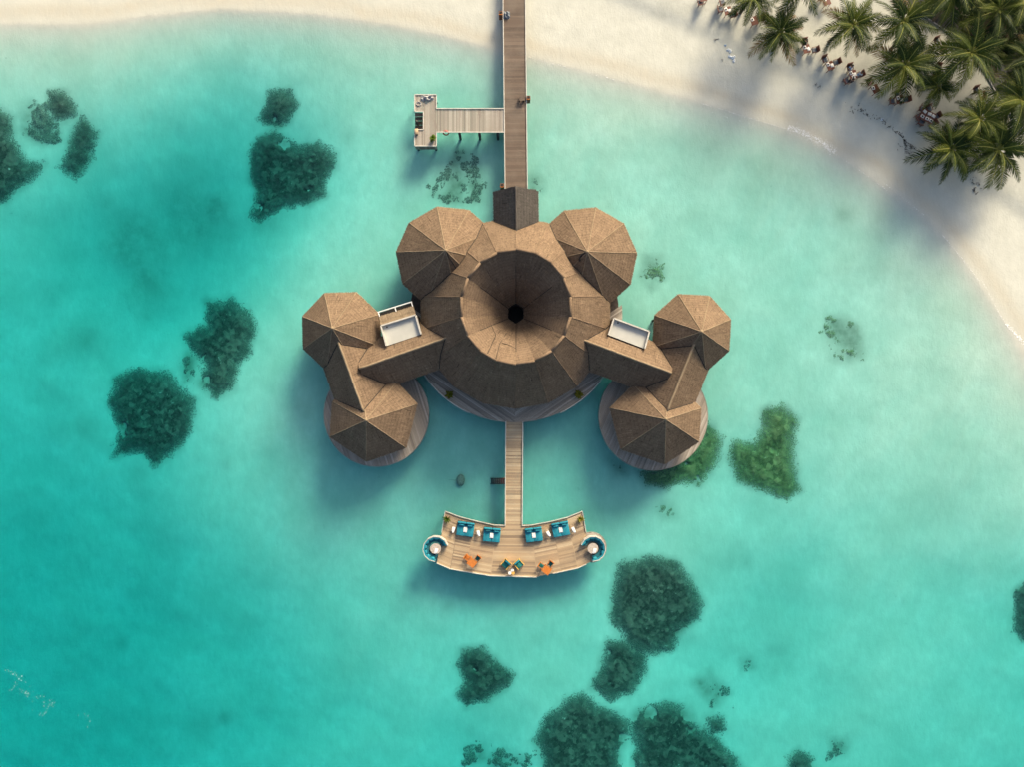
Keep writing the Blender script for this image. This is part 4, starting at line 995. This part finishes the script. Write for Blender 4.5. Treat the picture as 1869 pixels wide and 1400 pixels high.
rosette("potted_shrub", (1056, 720), DECK, .62, 60, 'shrub', "yellow-green shrub on the round deck, right of the two", .2, 8)
# things on the jetties
def lamp_box(px, label):
    t = empty("lamp_post", P(*px, JZ), 0, label, "lamp", "rusty lamp boxes along the jetty")
    MB().box((0, 0, -.35), (.42, .42, 1.3)).build("casing", M['rust'], t, True); MB().disc((0, 0, .315), .15, .03, 16).build("lamp_opening", M['dark'], t, True)
    MB().box((0, -.2, .31), (.44, .05, .05)).build("rim_bar", M['teak'], t, True)
for px, lb in (((914, 25), "rusty lamp box on the left of the jetty near the beach"), ((964.5, 179), "rusty lamp box on the right of the jetty"), ((916.5, 338.5), "rusty lamp box at the left of the entrance gable")): lamp_box(px, lb)
def heap(name, px, z, sx, sy, h, mat, label, cat, seed, rot=0):
    nx_, ny_ = 22, 14; v = []; f = []; g = np.random.default_rng(seed)
    for j in range(ny_):
        for i in range(nx_):
            u, w = i / (nx_ - 1) * 2 - 1, j / (ny_ - 1) * 2 - 1; rr = max(0, 1 - (abs(u) ** 3 + abs(w) ** 3)); a = math.sin(u * 7 + 2 * w + seed) * .35 + math.sin(w * 6 - 3 * u) * .25
            v.append((u * sx * (1 + .08 * math.sin(w * 9 + seed)), w * sy * (1 + .15 * math.sin(u * 7)), max(.006, h * (rr ** .5) * (.65 + a) + .03 * rr * g.random())))
    for j in range(ny_ - 1):
        for i in range(nx_ - 1): f.append((j * nx_ + i, j * nx_ + i + 1, (j + 1) * nx_ + i + 1, (j + 1) * nx_ + i))
    o = MB().add(v, f).build(name, M[mat], None, True, True); o.location = P(*px, z + .01); o.rotation_euler = (0, 0, rot); return setp(o, label, cat)
heap("tarpaulin", (780, 178.5), JZ, .72, .30, .3, 'tarp', "crumpled grey tarpaulin on the landing platform", "tarpaulin", 3, R(4))
heap("net_bundle", (924.5, 27), JZ, .38, .42, .3, 'grey_cushion', "dark bundle beside the lamp box on the jetty", "bundle", 5)
o = MB().tube([(.3 * math.cos(t), .3 * math.sin(t), 0) for t in np.linspace(0, 2 * math.pi, 25)], .075, 8).build("life_ring", M['red'], None, True, True); o.location = P(814, 242, JZ - .2); o.rotation_euler = (R(62), 0, 0); setp(o, "red life ring hanging on the side jetty", "life ring")
t = empty("bench", P(952.5, 181, JZ), 0, "small wooden bench at the right side of the jetty", "bench")
for k in range(3): MB().box((0, -.18 + .18 * k, .42), (.62, .15, .04)).build("slat", M['plank_jetty'], t, True)
for sx in (-.25, .25): MB().box((sx, 0, .2), (.07, .46, .4)).build("leg", M['timber_dark'], t, True)
o = MB().tube([(.2 * math.cos(a) * (1 + .02 * a), .2 * math.sin(a), .02 + .002 * a) for a in np.linspace(0, 25, 80)], .03, 5).build("rope_coil", M['tarp'], None, True, True); o.location = P(764, 189, JZ + .01); setp(o, "coiled grey rope on the landing platform", "rope")
o = put("crate", rbox(.36, .62, .3, .02, 1), M['plank_pale'], None, P(760.5, 240.5, JZ) + Vector((0, 0, .155))); setp(o, "small pale wooden crate at the platform edge beside the steps", "crate")

# ================================================================ reef
ICO = None
def ico():
    global ICO
    if ICO is None:
        bm = bmesh.new(); bmesh.ops.create_icosphere(bm, subdivisions=1, radius=1.0)
        ICO = (np.array([v.co[:] for v in bm.verts]), np.array([[v.index for v in f.verts] for f in bm.faces])); bm.free()
    return ICO
def reef(pts, label, mat='coral', sparse=0.0, seed=0):
    """a low lumpy mound of coral grown out of the sand, broken up at its edge"""
    poly = [tuple(P(x, y, -1).xy) for x, y in pts]; g = np.random.default_rng(seed + 40); m = 1.0; st = .13
    xs = np.arange(min(p[0] for p in poly) - m, max(p[0] for p in poly) + m, st); ys = np.arange(min(p[1] for p in poly) - m, max(p[1] for p in poly) + m, st)
    X, Y = np.meshgrid(xs, ys); X = X + g.uniform(-.04, .04, X.shape); Y = Y + g.uniform(-.04, .04, Y.shape)
    ed = edge_d(poly, X, Y) * np.where(inside(poly, X, Y), 1, -1) + .18 + .6 * fbm(X, Y, seed + 5, .9, 4) + .30 * fbm(X, Y, seed + 6, 3.2, 3)
    zb = ground_fields(X, Y)[0]
    lump = np.abs(fbm(X, Y, seed + 21, 2.1, 3)) * .9 + np.abs(fbm(X, Y, seed + 22, 5.5, 2)) * .5 + g.random(X.shape) * .16
    hole = fbm(X, Y, seed + 9, .8, 4) + .5 * fbm(X, Y, seed + 10, 3.0, 3)
    if sparse < .2: up = np.clip(ed / 1.6, -.6, 1) * .22 - np.clip(hole - (.36 - sparse), 0, 1) * 2.2 * np.clip(1.6 - ed / 1.6, .25, 1) + (lump - .30) * .17
    else: up = np.clip(ed / 1.2, -.6, .35) * .22 + (lump - .36) * .35 - .03 + (hole * .30 - sparse * .10)
    Z = zb + up; Z = np.minimum(Z, -.16)
    keep = up > -.14
    idx = np.arange(X.size).reshape(X.shape); quad = np.stack([idx[:-1, :-1], idx[:-1, 1:], idx[1:, 1:], idx[1:, :-1]], -1).reshape(-1, 4)
    quad = quad[keep.ravel()[quad].all(1)]; used = np.unique(quad); remap = -np.ones(X.size, int); remap[used] = np.arange(len(used))
    V = np.stack([X, Y, Z], -1).reshape(-1, 3)[used]; c = V.mean(0); cell = np.clip(lump * .85 + g.random(X.shape) * .35 + (g.random(X.shape) > .992) * .5, 0, 1)
    o = npmesh("coral_patch", V - c, remap[quad], M[mat], None, True, {'rnd': cell.ravel()[used], 'edge': (np.clip((ed + .1) / 1.9, 0, 1) if sparse < .2 else np.clip(up / .25 + .10, 0, .36)).ravel()[used]}, True); o.location = Vector(c)
    setp(o, label, "coral", "coral patches in the lagoon"); return o
for i, (pts, dens, lb, mt, sp) in enumerate(REEFS): reef(pts, lb, mt, sp, i * 11)

# stingray
t = empty("stingray", P(841, 877, -.75), R(178), "grey stingray gliding left of the footbridge steps", "stingray")
v = []; f = []; n = 28
prof = lambda a: .68 + .14 * abs(math.sin(a)) ** 3 - .06 * math.cos(2 * a)
for ring_, (k, zz) in enumerate(((1, 0), (.6, .07), (.25, .13))):
    for i in range(n):
        a = 2 * math.pi * i / n; v.append((k * prof(a) * math.cos(a) * .95, k * prof(a) * math.sin(a), zz + (.05 * math.sin(3 * a) if ring_ == 0 else 0)))
for r_ in range(2):
    for i in range(n): f.append((r_ * n + i, r_ * n + (i + 1) % n, (r_ + 1) * n + (i + 1) % n, (r_ + 1) * n + i))
f.append(tuple(range(2 * n, 3 * n))); v += [(x, y, -.05) for x, y, z in v[:n]]; f += [(i, 3 * n + i, 3 * n + (i + 1) % n, (i + 1) % n) for i in range(n)] + [tuple(range(3 * n, 4 * n))[::-1]]
body = MB().add(v, f)
body.tube([(.55, 0, .04), (.95, .03, .03), (1.4, -.02, .02), (2.0, .05, 0)], .05, 6, .01)
body.build("body", M['ray'], t, True, True)
for s_ in (-1, 1): MB().disc((-.42, s_ * .12, .14), .04, .05, 8).build("eye", M['dark'], t, True)

t.scale = (.78, .78, .78)
# foam along the water's edge and out on the left
def foam(paths, label):
    V = []; Fq = []; g = np.random.default_rng(21)
    for pts, wd, dens, *fs in paths:
        fs = fs[0] if fs else 1.0; q = [P(x, y, .02) for x, y in pts]
        for a, b in zip(q, q[1:]):
            L = (b - a).length; dd = (b - a).normalized(); nn = Vector((-dd.y, dd.x, 0)); k = int(L * dens)
            for _ in range(k):
                t = g.random(); off = g.normal(0, wd); c = a.lerp(b, t) + nn * off; r = fs * g.uniform(.008, .034) * (1.2 if abs(off) < wd else .7)
                m = 6; base = len(V)
                z = max(.012, gz(c.x, c.y) + .012) + g.uniform(0, .01)
                V.append((c.x, c.y, z + .012)); ph = g.random() * 6; sx, sy = g.uniform(.6, 1.8), g.uniform(.5, 1.1); an = math.atan2(dd.y, dd.x) + g.normal(0, .4)
                for i in range(m):
                    e = ph + 6.283 * i / m; rr = r * g.uniform(.6, 1.3); x_, y_ = sx * rr * math.cos(e), sy * rr * math.sin(e)
                    V.append((c.x + x_ * math.cos(an) - y_ * math.sin(an), c.y + x_ * math.sin(an) + y_ * math.cos(an), z))
                for i in range(m): Fq.append((base, base + 1 + i, base + 1 + (i + 1) % m))
    o = npmesh("sea_foam", np.array(V), np.array(Fq), M['foam']); return setp(o, label, "foam", None, 'stuff')
foam([([(1438,232),(1462,240),(1490,254),(1510,266),(1524,278)], .30, 150, 1.15), ([(1790,510),(1800,525),(1812,548),(1828,580),(1838,592)], .04, 14), ([(1836,590),(1850,606),(1875,632)], .15, 60, 1.5), ([(1275,196),(1330,214),(1390,232)], .03, 5), ([(1610,330),(1650,362),(1690,395)], .03, 8), ([(1720,428),(1755,470),(1790,516)], .05, 16), ([(1280,188),(1340,206),(1400,224),(1440,236)], .05, 12), ([(960,103),(1050,126),(1150,152)], .04, 5), ([(1524,280),(1560,304),(1620,347)], .04, 8)], "white wash of small waves breaking on the sand")
foam([([(5,1224),(15,1228),(30,1232),(38,1248)], .16, 8), ([(10,1262),(35,1252)], .2, 5), ([(40,1262),(55,1275),(68,1274)], .3, 7), ([(72,1308),(88,1296),(95,1282),(102,1288)], .16, 9), ([(138,1300),(160,1304),(163,1325),(155,1338)], .18, 3), ([(30,1240),(60,1268),(95,1290)], .8, 6)], "thin white foam streaks on deep water at lower left")

# ================================================================ palms
def frond_mesh(seed, L=3.7, nl=34):
    g = random.Random(seed); v = []; f = []; mi = []
    droop = g.uniform(.32, .52); twist = g.uniform(-.25, .25); bend = g.uniform(-.25, .25)
    def at(t):
        a = bend * t; x = L * t * (1 - .10 * t * t); return Vector((x * math.cos(a * .7), x * math.sin(a * .7), L * (.10 * t - droop * t * t)))
    K = 9
    for i in range(K + 1):
        t = i / K; p = at(t); w = .075 * (1 - t) + .012
        v += [tuple(p + Vector((0, w, 0))), tuple(p + Vector((0, -w, 0))), tuple(p + Vector((0, 0, w * .9)))]
    for i in range(K):
        b = 3 * i
        for a_, c_ in ((0, 2), (2, 1), (1, 0)): f.append((b + a_, b + c_, b + 3 + c_, b + 3 + a_)); mi.append(1)
    for s_ in (-1, 1):
        for k in range(nl):
            t = .13 + .87 * (k + g.uniform(-.25, .25)) / nl
            if t > .995 or g.random() < .04: continue
            p = at(t); q = at(min(1, t + .03)); d = (q - p).normalized() if t < .97 else (p - at(t - .03)).normalized()
            side = Vector((-d.y, d.x, 0)).normalized() * s_; ang = R(62 - 34 * t) + g.uniform(-.10, .10)
            ll = L * .27 * (math.sin(math.pi * min(.98, .16 + .80 * t)) ** .6) * g.uniform(.85, 1.1)
            dirv = (d * math.cos(ang) + side * math.sin(ang)); dirv.z += .18 + twist * s_
            dn = .55 + .35 * g.random()
            w = .062 * (1 - .35 * t); perp = d * w
            m1 = p + dirv * ll * .5 + Vector((0, 0, -.10 * ll * dn)); m2 = p + dirv * ll + Vector((0, 0, -.55 * ll * dn))
            b = len(v); v += [tuple(p - perp * .6), tuple(p + perp * .6), tuple(m1 + perp), tuple(m1 - perp), tuple(m2)]
            f += [(b, b + 1, b + 2, b + 3), (b + 3, b + 2, b + 4)]; mi += [0, 0]
    me = bpy.data.meshes.new("frond"); me.from_pydata(v, [], f); me.materials.append(M['frond']); me.materials.append(M['rachis'])
    me.polygons.foreach_set("material_index", mi); me.update(); return me
FRONDS = [frond_mesh(50 + i) for i in range(7)]
DEAD = FRONDS[2].copy(); DEAD.materials[0] = M['frond_dead']
TRUNKM = {}
def palm(px, zc, rad, label, nf=19, seed=0, group="coconut palms on the beach", lean=None):
    g = random.Random(seed); C = P(*px, zc); lean = lean or (g.uniform(-1.0, 1.0), g.uniform(-1.0, 1.0)); bx, by = C.x - lean[0], C.y - lean[1]
    zb = max(0.0, min(2.2, gz(bx, by))) - .1
    t = empty("coconut_palm", (bx, by, zb), 0, label, "palm tree", group)
    pts = []
    for i in range(9):
        u = i / 8; pts.append((lean[0] * u ** 1.6, lean[1] * u ** 1.6, (zc - zb) * u))
    MB().tube(pts, .2, 9, .12).build("trunk", M['trunk'], t, True, True)
    top = Vector(pts[-1]); sc = rad / 3.5
    for k in range(5): 
        a = k * 1.256 + g.random(); put("coconut", rbox(.24, .24, .28, .1), M['shrub'], t, top + Vector((.25 * math.cos(a), .25 * math.sin(a), -.15)))
    for k in range(nf):
        u = (k + .5) / nf; az = k * 2.39996 + g.uniform(-.25, .25); pitch = R(62 - 72 * u ** .8 + g.uniform(-8, 8))
        o = bpy.data.objects.new("frond", DEAD if (u > .8 and g.random() < .3) else FRONDS[g.randrange(7)]); COL.objects.link(o); o.parent = t
        o.location = top + Vector((.1 * math.cos(az), .1 * math.sin(az), .05 - .1 * u)); o.rotation_euler = (g.uniform(-.35, .35), -pitch, az)
        s_ = sc * (.72 + .36 * u) * g.uniform(.88, 1.1); o.scale = (s_, s_, s_)
    return t
PALMS = [((1374,-4), 4.6, 2.9, "coconut palm cut by the top edge, above the lone bright palm"), ((1425,58), 3.9, 3.0, "lone bright coconut palm nearest the open beach, topmost left"),
 ((1557,44), 4.8, 3.9, "wide coconut palm right of the lone bright palm"), ((1650,38), 5.6, 3.8, "coconut palm left of the path kerb at top"),
 ((1652,117), 4.6, 3.9, "coconut palm hanging over the three-seat beach table"), ((1713,156), 3.7, 2.6, "small low coconut palm above the six-seat table"),
 ((1773,96), 5.6, 3.9, "large bright coconut palm rising beside the path"), ((1825,17), 6.4, 4.1, "tall coconut palm over the dark bed at top right"),
 ((1742,-22), 6.4, 4.5, "coconut palm at the top edge with long hanging fronds"), ((1866,182), 5.6, 4.3, "coconut palm cut by the right edge, below the dark bed"),
 ((1789,216), 4.8, 3.8, "coconut palm in the middle of the lower right clump"), ((1736,270), 3.4, 3.8, "coconut palm nearest the water in the lower right clump"),
 ((1822,272), 4.3, 4.0, "dark coconut palm at the right of the lower clump"), ((1880,108), 6.0, 3.6, "coconut palm mostly beyond the right edge of the picture"),
 ((1462,-34), 5.5, 3.6, "coconut palm beyond the top edge with one frond tip showing"), ((1868,-5), 6.8, 4.0, "coconut palm in the top right corner")]
for i, (px, zc, rad, lb) in enumerate(PALMS): palm(px, zc, rad * (1 + .12 * math.sin(i * 2.3)), lb, 21 + (i * 5) % 7, 300 + i)

# dense undergrowth in the planting bed
def shrub(px, z, r, label, seed):
    t = empty("shrub", P(*px, z), 0, label, "shrub", "dark shrubs in the planting bed"); g = np.random.default_rng(seed); k = 260
    a = g.uniform(0, 6.283, k); el = g.uniform(0, 1.4, k); rr = r * g.uniform(.35, 1, k) ** .5
    p = np.stack([rr * np.cos(a) * np.cos(el), rr * np.sin(a) * np.cos(el), .15 + rr * np.sin(el) * .9], -1)
    d = g.normal(0, 1, (k, 3)); d[:, 2] *= .4; d /= np.linalg.norm(d, axis=1)[:, None]; s_ = np.cross(d, g.normal(0, 1, (k, 3))); s_ /= np.linalg.norm(s_, axis=1)[:, None]
    L = g.uniform(.15, .4, (k, 1)); w = L * .3
    V = np.stack([p - d * L, p + s_ * w, p + d * L, p - s_ * w], 1).reshape(-1, 3)
    npmesh("foliage", V, np.arange(4 * k).reshape(-1, 4), M['undergrowth'], t, local=True)
    for i in range(4): MB().tube([(0, 0, 0), (.3 * r * math.cos(i * 1.6), .3 * r * math.sin(i * 1.6), r * .7)], .03, 5).build("stem", M['timber_dark'], t, True)
for i, (px, r) in enumerate((((1765,40),1.4),((1800,52),1.5),((1845,60),1.6),((1735,12),1.5),((1790,5),1.6),((1862,140),1.3),((1838,85),1.2),((1700,5),1.3))):
    shrub(px, gz(*P(*px, 2).xy) + .08, r, ["dark shrub under the top edge palm", "dark shrub left of the bare soil", "dark shrub at the top right above the bare soil", "dark shrub behind the kerb near the top edge", "dark shrub at the top edge between two palms", "dark shrub at the right edge above the cut palm", "dark shrub beside the bare soil at right", "leftmost dark shrub behind the kerb"][i], 60 + i)

# ================================================================ tables and people on the beach
def gl(px): 
    p = P(*px, 1.6); z = gz(p.x, p.y); p = P(px[0], px[1], z + .6); return Vector((p.x, p.y, z))
def beach_set(tpx, rot, chairs, desc, six=False, mats=2):
    rot = R(rot); g = "wooden tables on the beach"
    sx, sy = (1.25, 1.75) if six else (.8, .95)
    t = sq_table("beach_table", ("large " if six else "") + "dark red wooden table " + desc, gl(tpx), rot, 'mahogany', sx, sy, 6, g)
    for i, c in enumerate(chairs):
        px, cr = c[:2]; wood = 'mahogany'
        lb = ("slate cushioned wooden chair %s the table " % ["at", "at"][0]) + desc
        nth = "" if len(chairs) == 1 else ["first", "second", "third", "fourth", "fifth", "sixth"][i] + " counted from the left, "
        lb = nth.replace(" counted from the left,", " from left, ") .replace(",  ", ", ") + "cushioned chair at the table " + desc
        chair("beach_chair", lb, "chair", gl(px), R(cr), wood, c[2] if len(c) > 2 else 'grey_cushion', .56, "cushioned chairs on the beach")
    for k in range(mats):
        if six: off = ((-.3, .5), (.3, .5), (-.3, -.1), (.3, -.1), (-.3, -.6), (.3, -.6))[k]
        else: off = ((-.18, .2), (.2, -.05), (0, -.3))[k]
        q = t.matrix_basis @ Vector((off[0], off[1], .742))
        o = put("placemat", rbox(.34, .42, .012, .004, 1), M['linen'], None, q + Vector((0, 0, .006)), (0, 0, rot + random.uniform(-.3, .3))); setp(o, (["upper left", "upper right", "middle left", "middle right", "lower left", "lower right"] if six else ["upper", "middle" if mats > 2 else "lower", "lower"])[k] + " white place setting on the table " + desc if mats > 1 else "white place setting on the table " + desc, "placemat", "place settings on the beach tables")
        o2 = MB().disc((0, 0, .012), .10, .02, 12).add([], []).build("plate", M['white' if k % 2 else 'dark'], o, True)
    return t
beach_set((1514.5, 120), 22, [((1506.6, 107.5), 22), ((1527, 112.5), -70)], "left of the occupied one")
beach_set((1556, 136), 12, [((1552, 122.5), 15), ((1570, 135), -70), ((1546, 146.5), 120)], "with people seated at it", mats=3)
beach_set((1597, 162), 30, [((1588.5, 149.5), 28, 'cloth_pink')], "right of the occupied one", mats=1)
beach_set((1641.5, 181.5), 6, [((1629.5, 183.5), 95), ((1639, 171.5), 6), ((1654.5, 180.5), -80)], "set for three below the palms")
beach_set((1471.5, 89.5), 12, [((1469, 76.5), 12), ((1487.5, 90), -78)], "right of the lone bright palm")
beach_set((1328, 20), 12, [((1315.5, 15.5), 102), ((1319, 2.5), 102), ((1337.5, 25.5), -78)], "left of all the palms")
beach_set((1376, 38), 18, [((1387.5, 33), -72)], "under the palm at the top edge", mats=1)
beach_set((1719, 86), 22, [((1711.5, 73.5), 22)], "beside the upper kerb", mats=1)
beach_set((1707, 133), 40, [((1713, 122), -10)], "hidden under fronds between two palms", mats=1)
beach_set((1793, 175), 15, [((1783.5, 163), 15)], "against the lower kerb at right", mats=1)
beach_set((1731, 245), 25, [((1727, 236), 25)], "under the lowest palm clump", mats=1)
beach_set((1508, 2), 20, [((1498, -6), 100)], "cut by the top edge among palms", mats=1)
beach_set((1283, -5), 10, [((1279, 3), 190)], "cut by the top edge left of the rest", mats=1)
beach_set((1692, 211.5), 62, [((1677.5, 212), 120), ((1684, 197.5), 62), ((1697, 197), 20), ((1710, 211), -60), ((1703, 224), -60), ((1682, 222), 150)], "with six chairs nearest the debris line", True, 6)

def person(loc, rot, shirt, pants, label, pose):
    """one skinned body; clothes and hair are its children"""
    t = empty("person", loc, rot, label, "person")
    if pose == 'sit': hip = .50; knee_y, knee_z, foot_y = -.44, .50, -.46
    else: hip = .92; knee_y, knee_z, foot_y = -.03, .50, 0.0
    def skin(name, verts, edges, rad, mat, parent, root=0):
        me = bpy.data.meshes.new(name); me.from_pydata(verts, edges, []); me.materials.append(mat)
        o = bpy.data.objects.new(name, me); COL.objects.link(o); o.parent = parent
        if not me.skin_vertices:
            bm = bmesh.new(); bm.from_mesh(me); bm.verts.layers.skin.verify(); bm.to_mesh(me); bm.free()
        for sv, r in zip(me.skin_vertices[0].data, rad): sv.radius = (r, r)
        me.skin_vertices[0].data[root].use_root = True
        o.modifiers.new("skin", 'SKIN'); m_ = o.modifiers.new("sub", 'SUBSURF'); m_.levels = m_.render_levels = 1
        return o
    V = [(0, 0, hip), (0, .02, hip + .25), (0, .03, hip + .47), (0, .02, hip + .57), (0, 0, hip + .68), (0, -.01, hip + .78)]; Rr = [.13, .12, .11, .05, .085, .075]; E = [(0, 1), (1, 2), (2, 3), (3, 4), (4, 5)]
    for s_ in (-1, 1):
        b = len(V); fw = -.22 if pose == 'sit' else .02
        V += [(s_ * .18, .03, hip + .45), (s_ * .25, fw * .2, hip + .22), (s_ * .17, fw - .12, hip + .18 if pose == 'sit' else hip - .02), (s_ * .16, fw - .2, hip + .18 if pose == 'sit' else hip - .09)]; Rr += [.06, .045, .033, .03]
        E += [(2, b), (b, b + 1), (b + 1, b + 2), (b + 2, b + 3)]
        for k in range(5):
            V.append((s_ * (.12 + .022 * k), fw - .27 + .02 * abs(k - 2), V[b + 3][2] - .03)); Rr.append(.009); E.append((b + 3, len(V) - 1))
        b = len(V); V += [(s_ * .09, -.02, hip - .03), (s_ * .11, knee_y, knee_z), (s_ * .11, foot_y, .08), (s_ * .12, foot_y - .17, .03)]; Rr += [.095, .065, .04, .03]
        E += [(0, b), (b, b + 1), (b + 1, b + 2), (b + 2, b + 3)]
    body = skin("body", V, E, Rr, M['skin'], t)
    skin("shirt", [(0, 0, hip + .02), (0, .02, hip + .25), (0, .03, hip + .48), (-.18, .03, hip + .45), (.18, .03, hip + .45), (-.235, 0, hip + .28), (.235, 0, hip + .28)], [(0, 1), (1, 2), (2, 3), (2, 4), (3, 5), (4, 6)], [.155, .145, .12, .078, .078, .066, .066], shirt, body)
    skin("trousers", [(0, 0, hip + .03), (-.09, -.02, hip - .03), (.09, -.02, hip - .03), (-.11, knee_y * .95, knee_z), (.11, knee_y * .95, knee_z)], [(0, 1), (0, 2), (1, 3), (2, 4)], [.15, .11, .11, .082, .082], pants, body)
    skin("hair", [(0, .03, hip + .70), (0, .03, hip + .78), (0, .05, hip + .62)], [(0, 1), (0, 2)], [.095, .085, .06], M['hair'], body)
    MB().box((0, -.105, hip + .68), (.025, .03, .05)).build("nose", M['skin'], body, True)
    for s_ in (-1, 1): MB().disc((s_ * .033, -.078, hip + .70), .012, .012, 8).build("eye", M['dark'], body, True)
    return t
def sit(px, rot, sh, pa, lb): person(gl(px) , R(rot), M[sh], M[pa], lb, 'sit')
sit((1552.5, 123.5), 15, 'cloth_blue', 'cloth_white', "seated person in pale blue at the far side of the occupied table")
sit((1569.5, 134.5), -70, 'cloth_white', 'cloth_blue', "seated person in white with dark hair at the occupied table")
person(gl((1550.5, 149.5)), R(150), M['cloth_black'], M['cloth_black'], "person in black standing below the occupied table", 'stand')
sit((1469.3, 77), 12, 'cloth_black', 'cloth_black', "seated person in black right of the lone bright palm")

# small things on the sand
for i, (px, s_, m_, lb) in enumerate((((1326.5, 78), .16, 'cloth_blue', "small grey-blue piece on the sand, uppermost of the scatter"), ((1331.5, 86), .2, 'shell', "white piece on the sand in the middle of the scatter"), ((1335.5, 88), .22, 'shell', "brighter white piece just right of the middle of scatter"), ((1335, 98.5), .22, 'shell', "white piece with a dark hollow, left of the lowest pair"), ((1341, 100), .25, 'shell', "bright white piece, rightmost of the scatter on sand"), ((1342.5, 106), .2, 'shell', "lowest elongated white piece of the scatter on sand"), ((1708.5, 214.5), .1, 'shell', "tiny white piece under the six-seat table"), ((1614.5, 214.2), .2, 'shell', "lone white piece on the debris line"))):
    o = heap("shell", (0, 0), 0, s_, s_ * .7, s_ * .5, m_, lb, "shell", i + 3, i * .9); o.location = gl(px) + Vector((0, 0, .01))
def twigs(paths, label, seed):
    mb = MB(); g = random.Random(seed)
    for pts, wd, k in paths:
        for _ in range(k):
            i = g.randrange(len(pts) - 1); u = g.random(); x = pts[i][0] + u * (pts[i + 1][0] - pts[i][0]) + g.gauss(0, wd); y = pts[i][1] + u * (pts[i + 1][1] - pts[i][1]) + g.gauss(0, wd)
            p = P(x, y, .8); z = gz(p.x, p.y); a = g.uniform(0, 6.28); L = g.uniform(.04, .24) * (1 if g.random() < .8 else 1.8)
            mb.bar((p.x, p.y, z + .02), (p.x + L * math.cos(a), p.y + L * math.sin(a), z + g.uniform(.02, .08)), g.uniform(.015, .045), .03)
    o = mb.build("driftwood_litter", M['twig']); return setp(o, label, "driftwood", None, 'stuff')
twigs([([(1640,238),(1650,246),(1658,258),(1672,266),(1690,276)], 1.4, 80), ([(1646,262),(1662,272),(1675,278)], 4, 36)], "dark line of driftwood twigs left of the lowest palm", 4)
twigs([([(1575,196),(1588,210)], 1.5, 16), ([(1598,208),(1610,212),(1620,222),(1636,236)], 1.5, 26), ([(1490,152),(1502,155)], 1, 10), ([(1305,68),(1312,71)], 1.2, 5), ([(1320,105),(1326,106)], .8, 3), ([(1520,170),(1600,210)], 5, 14)], "sparse dark scraps strung along the high water line", 5)
twigs([([(1766,318),(1785,330),(1798,340)], 3, 26), ([(1782,340),(1785,352)], 1.5, 16)], "small scrap of twigs below the palm clump at right", 6)
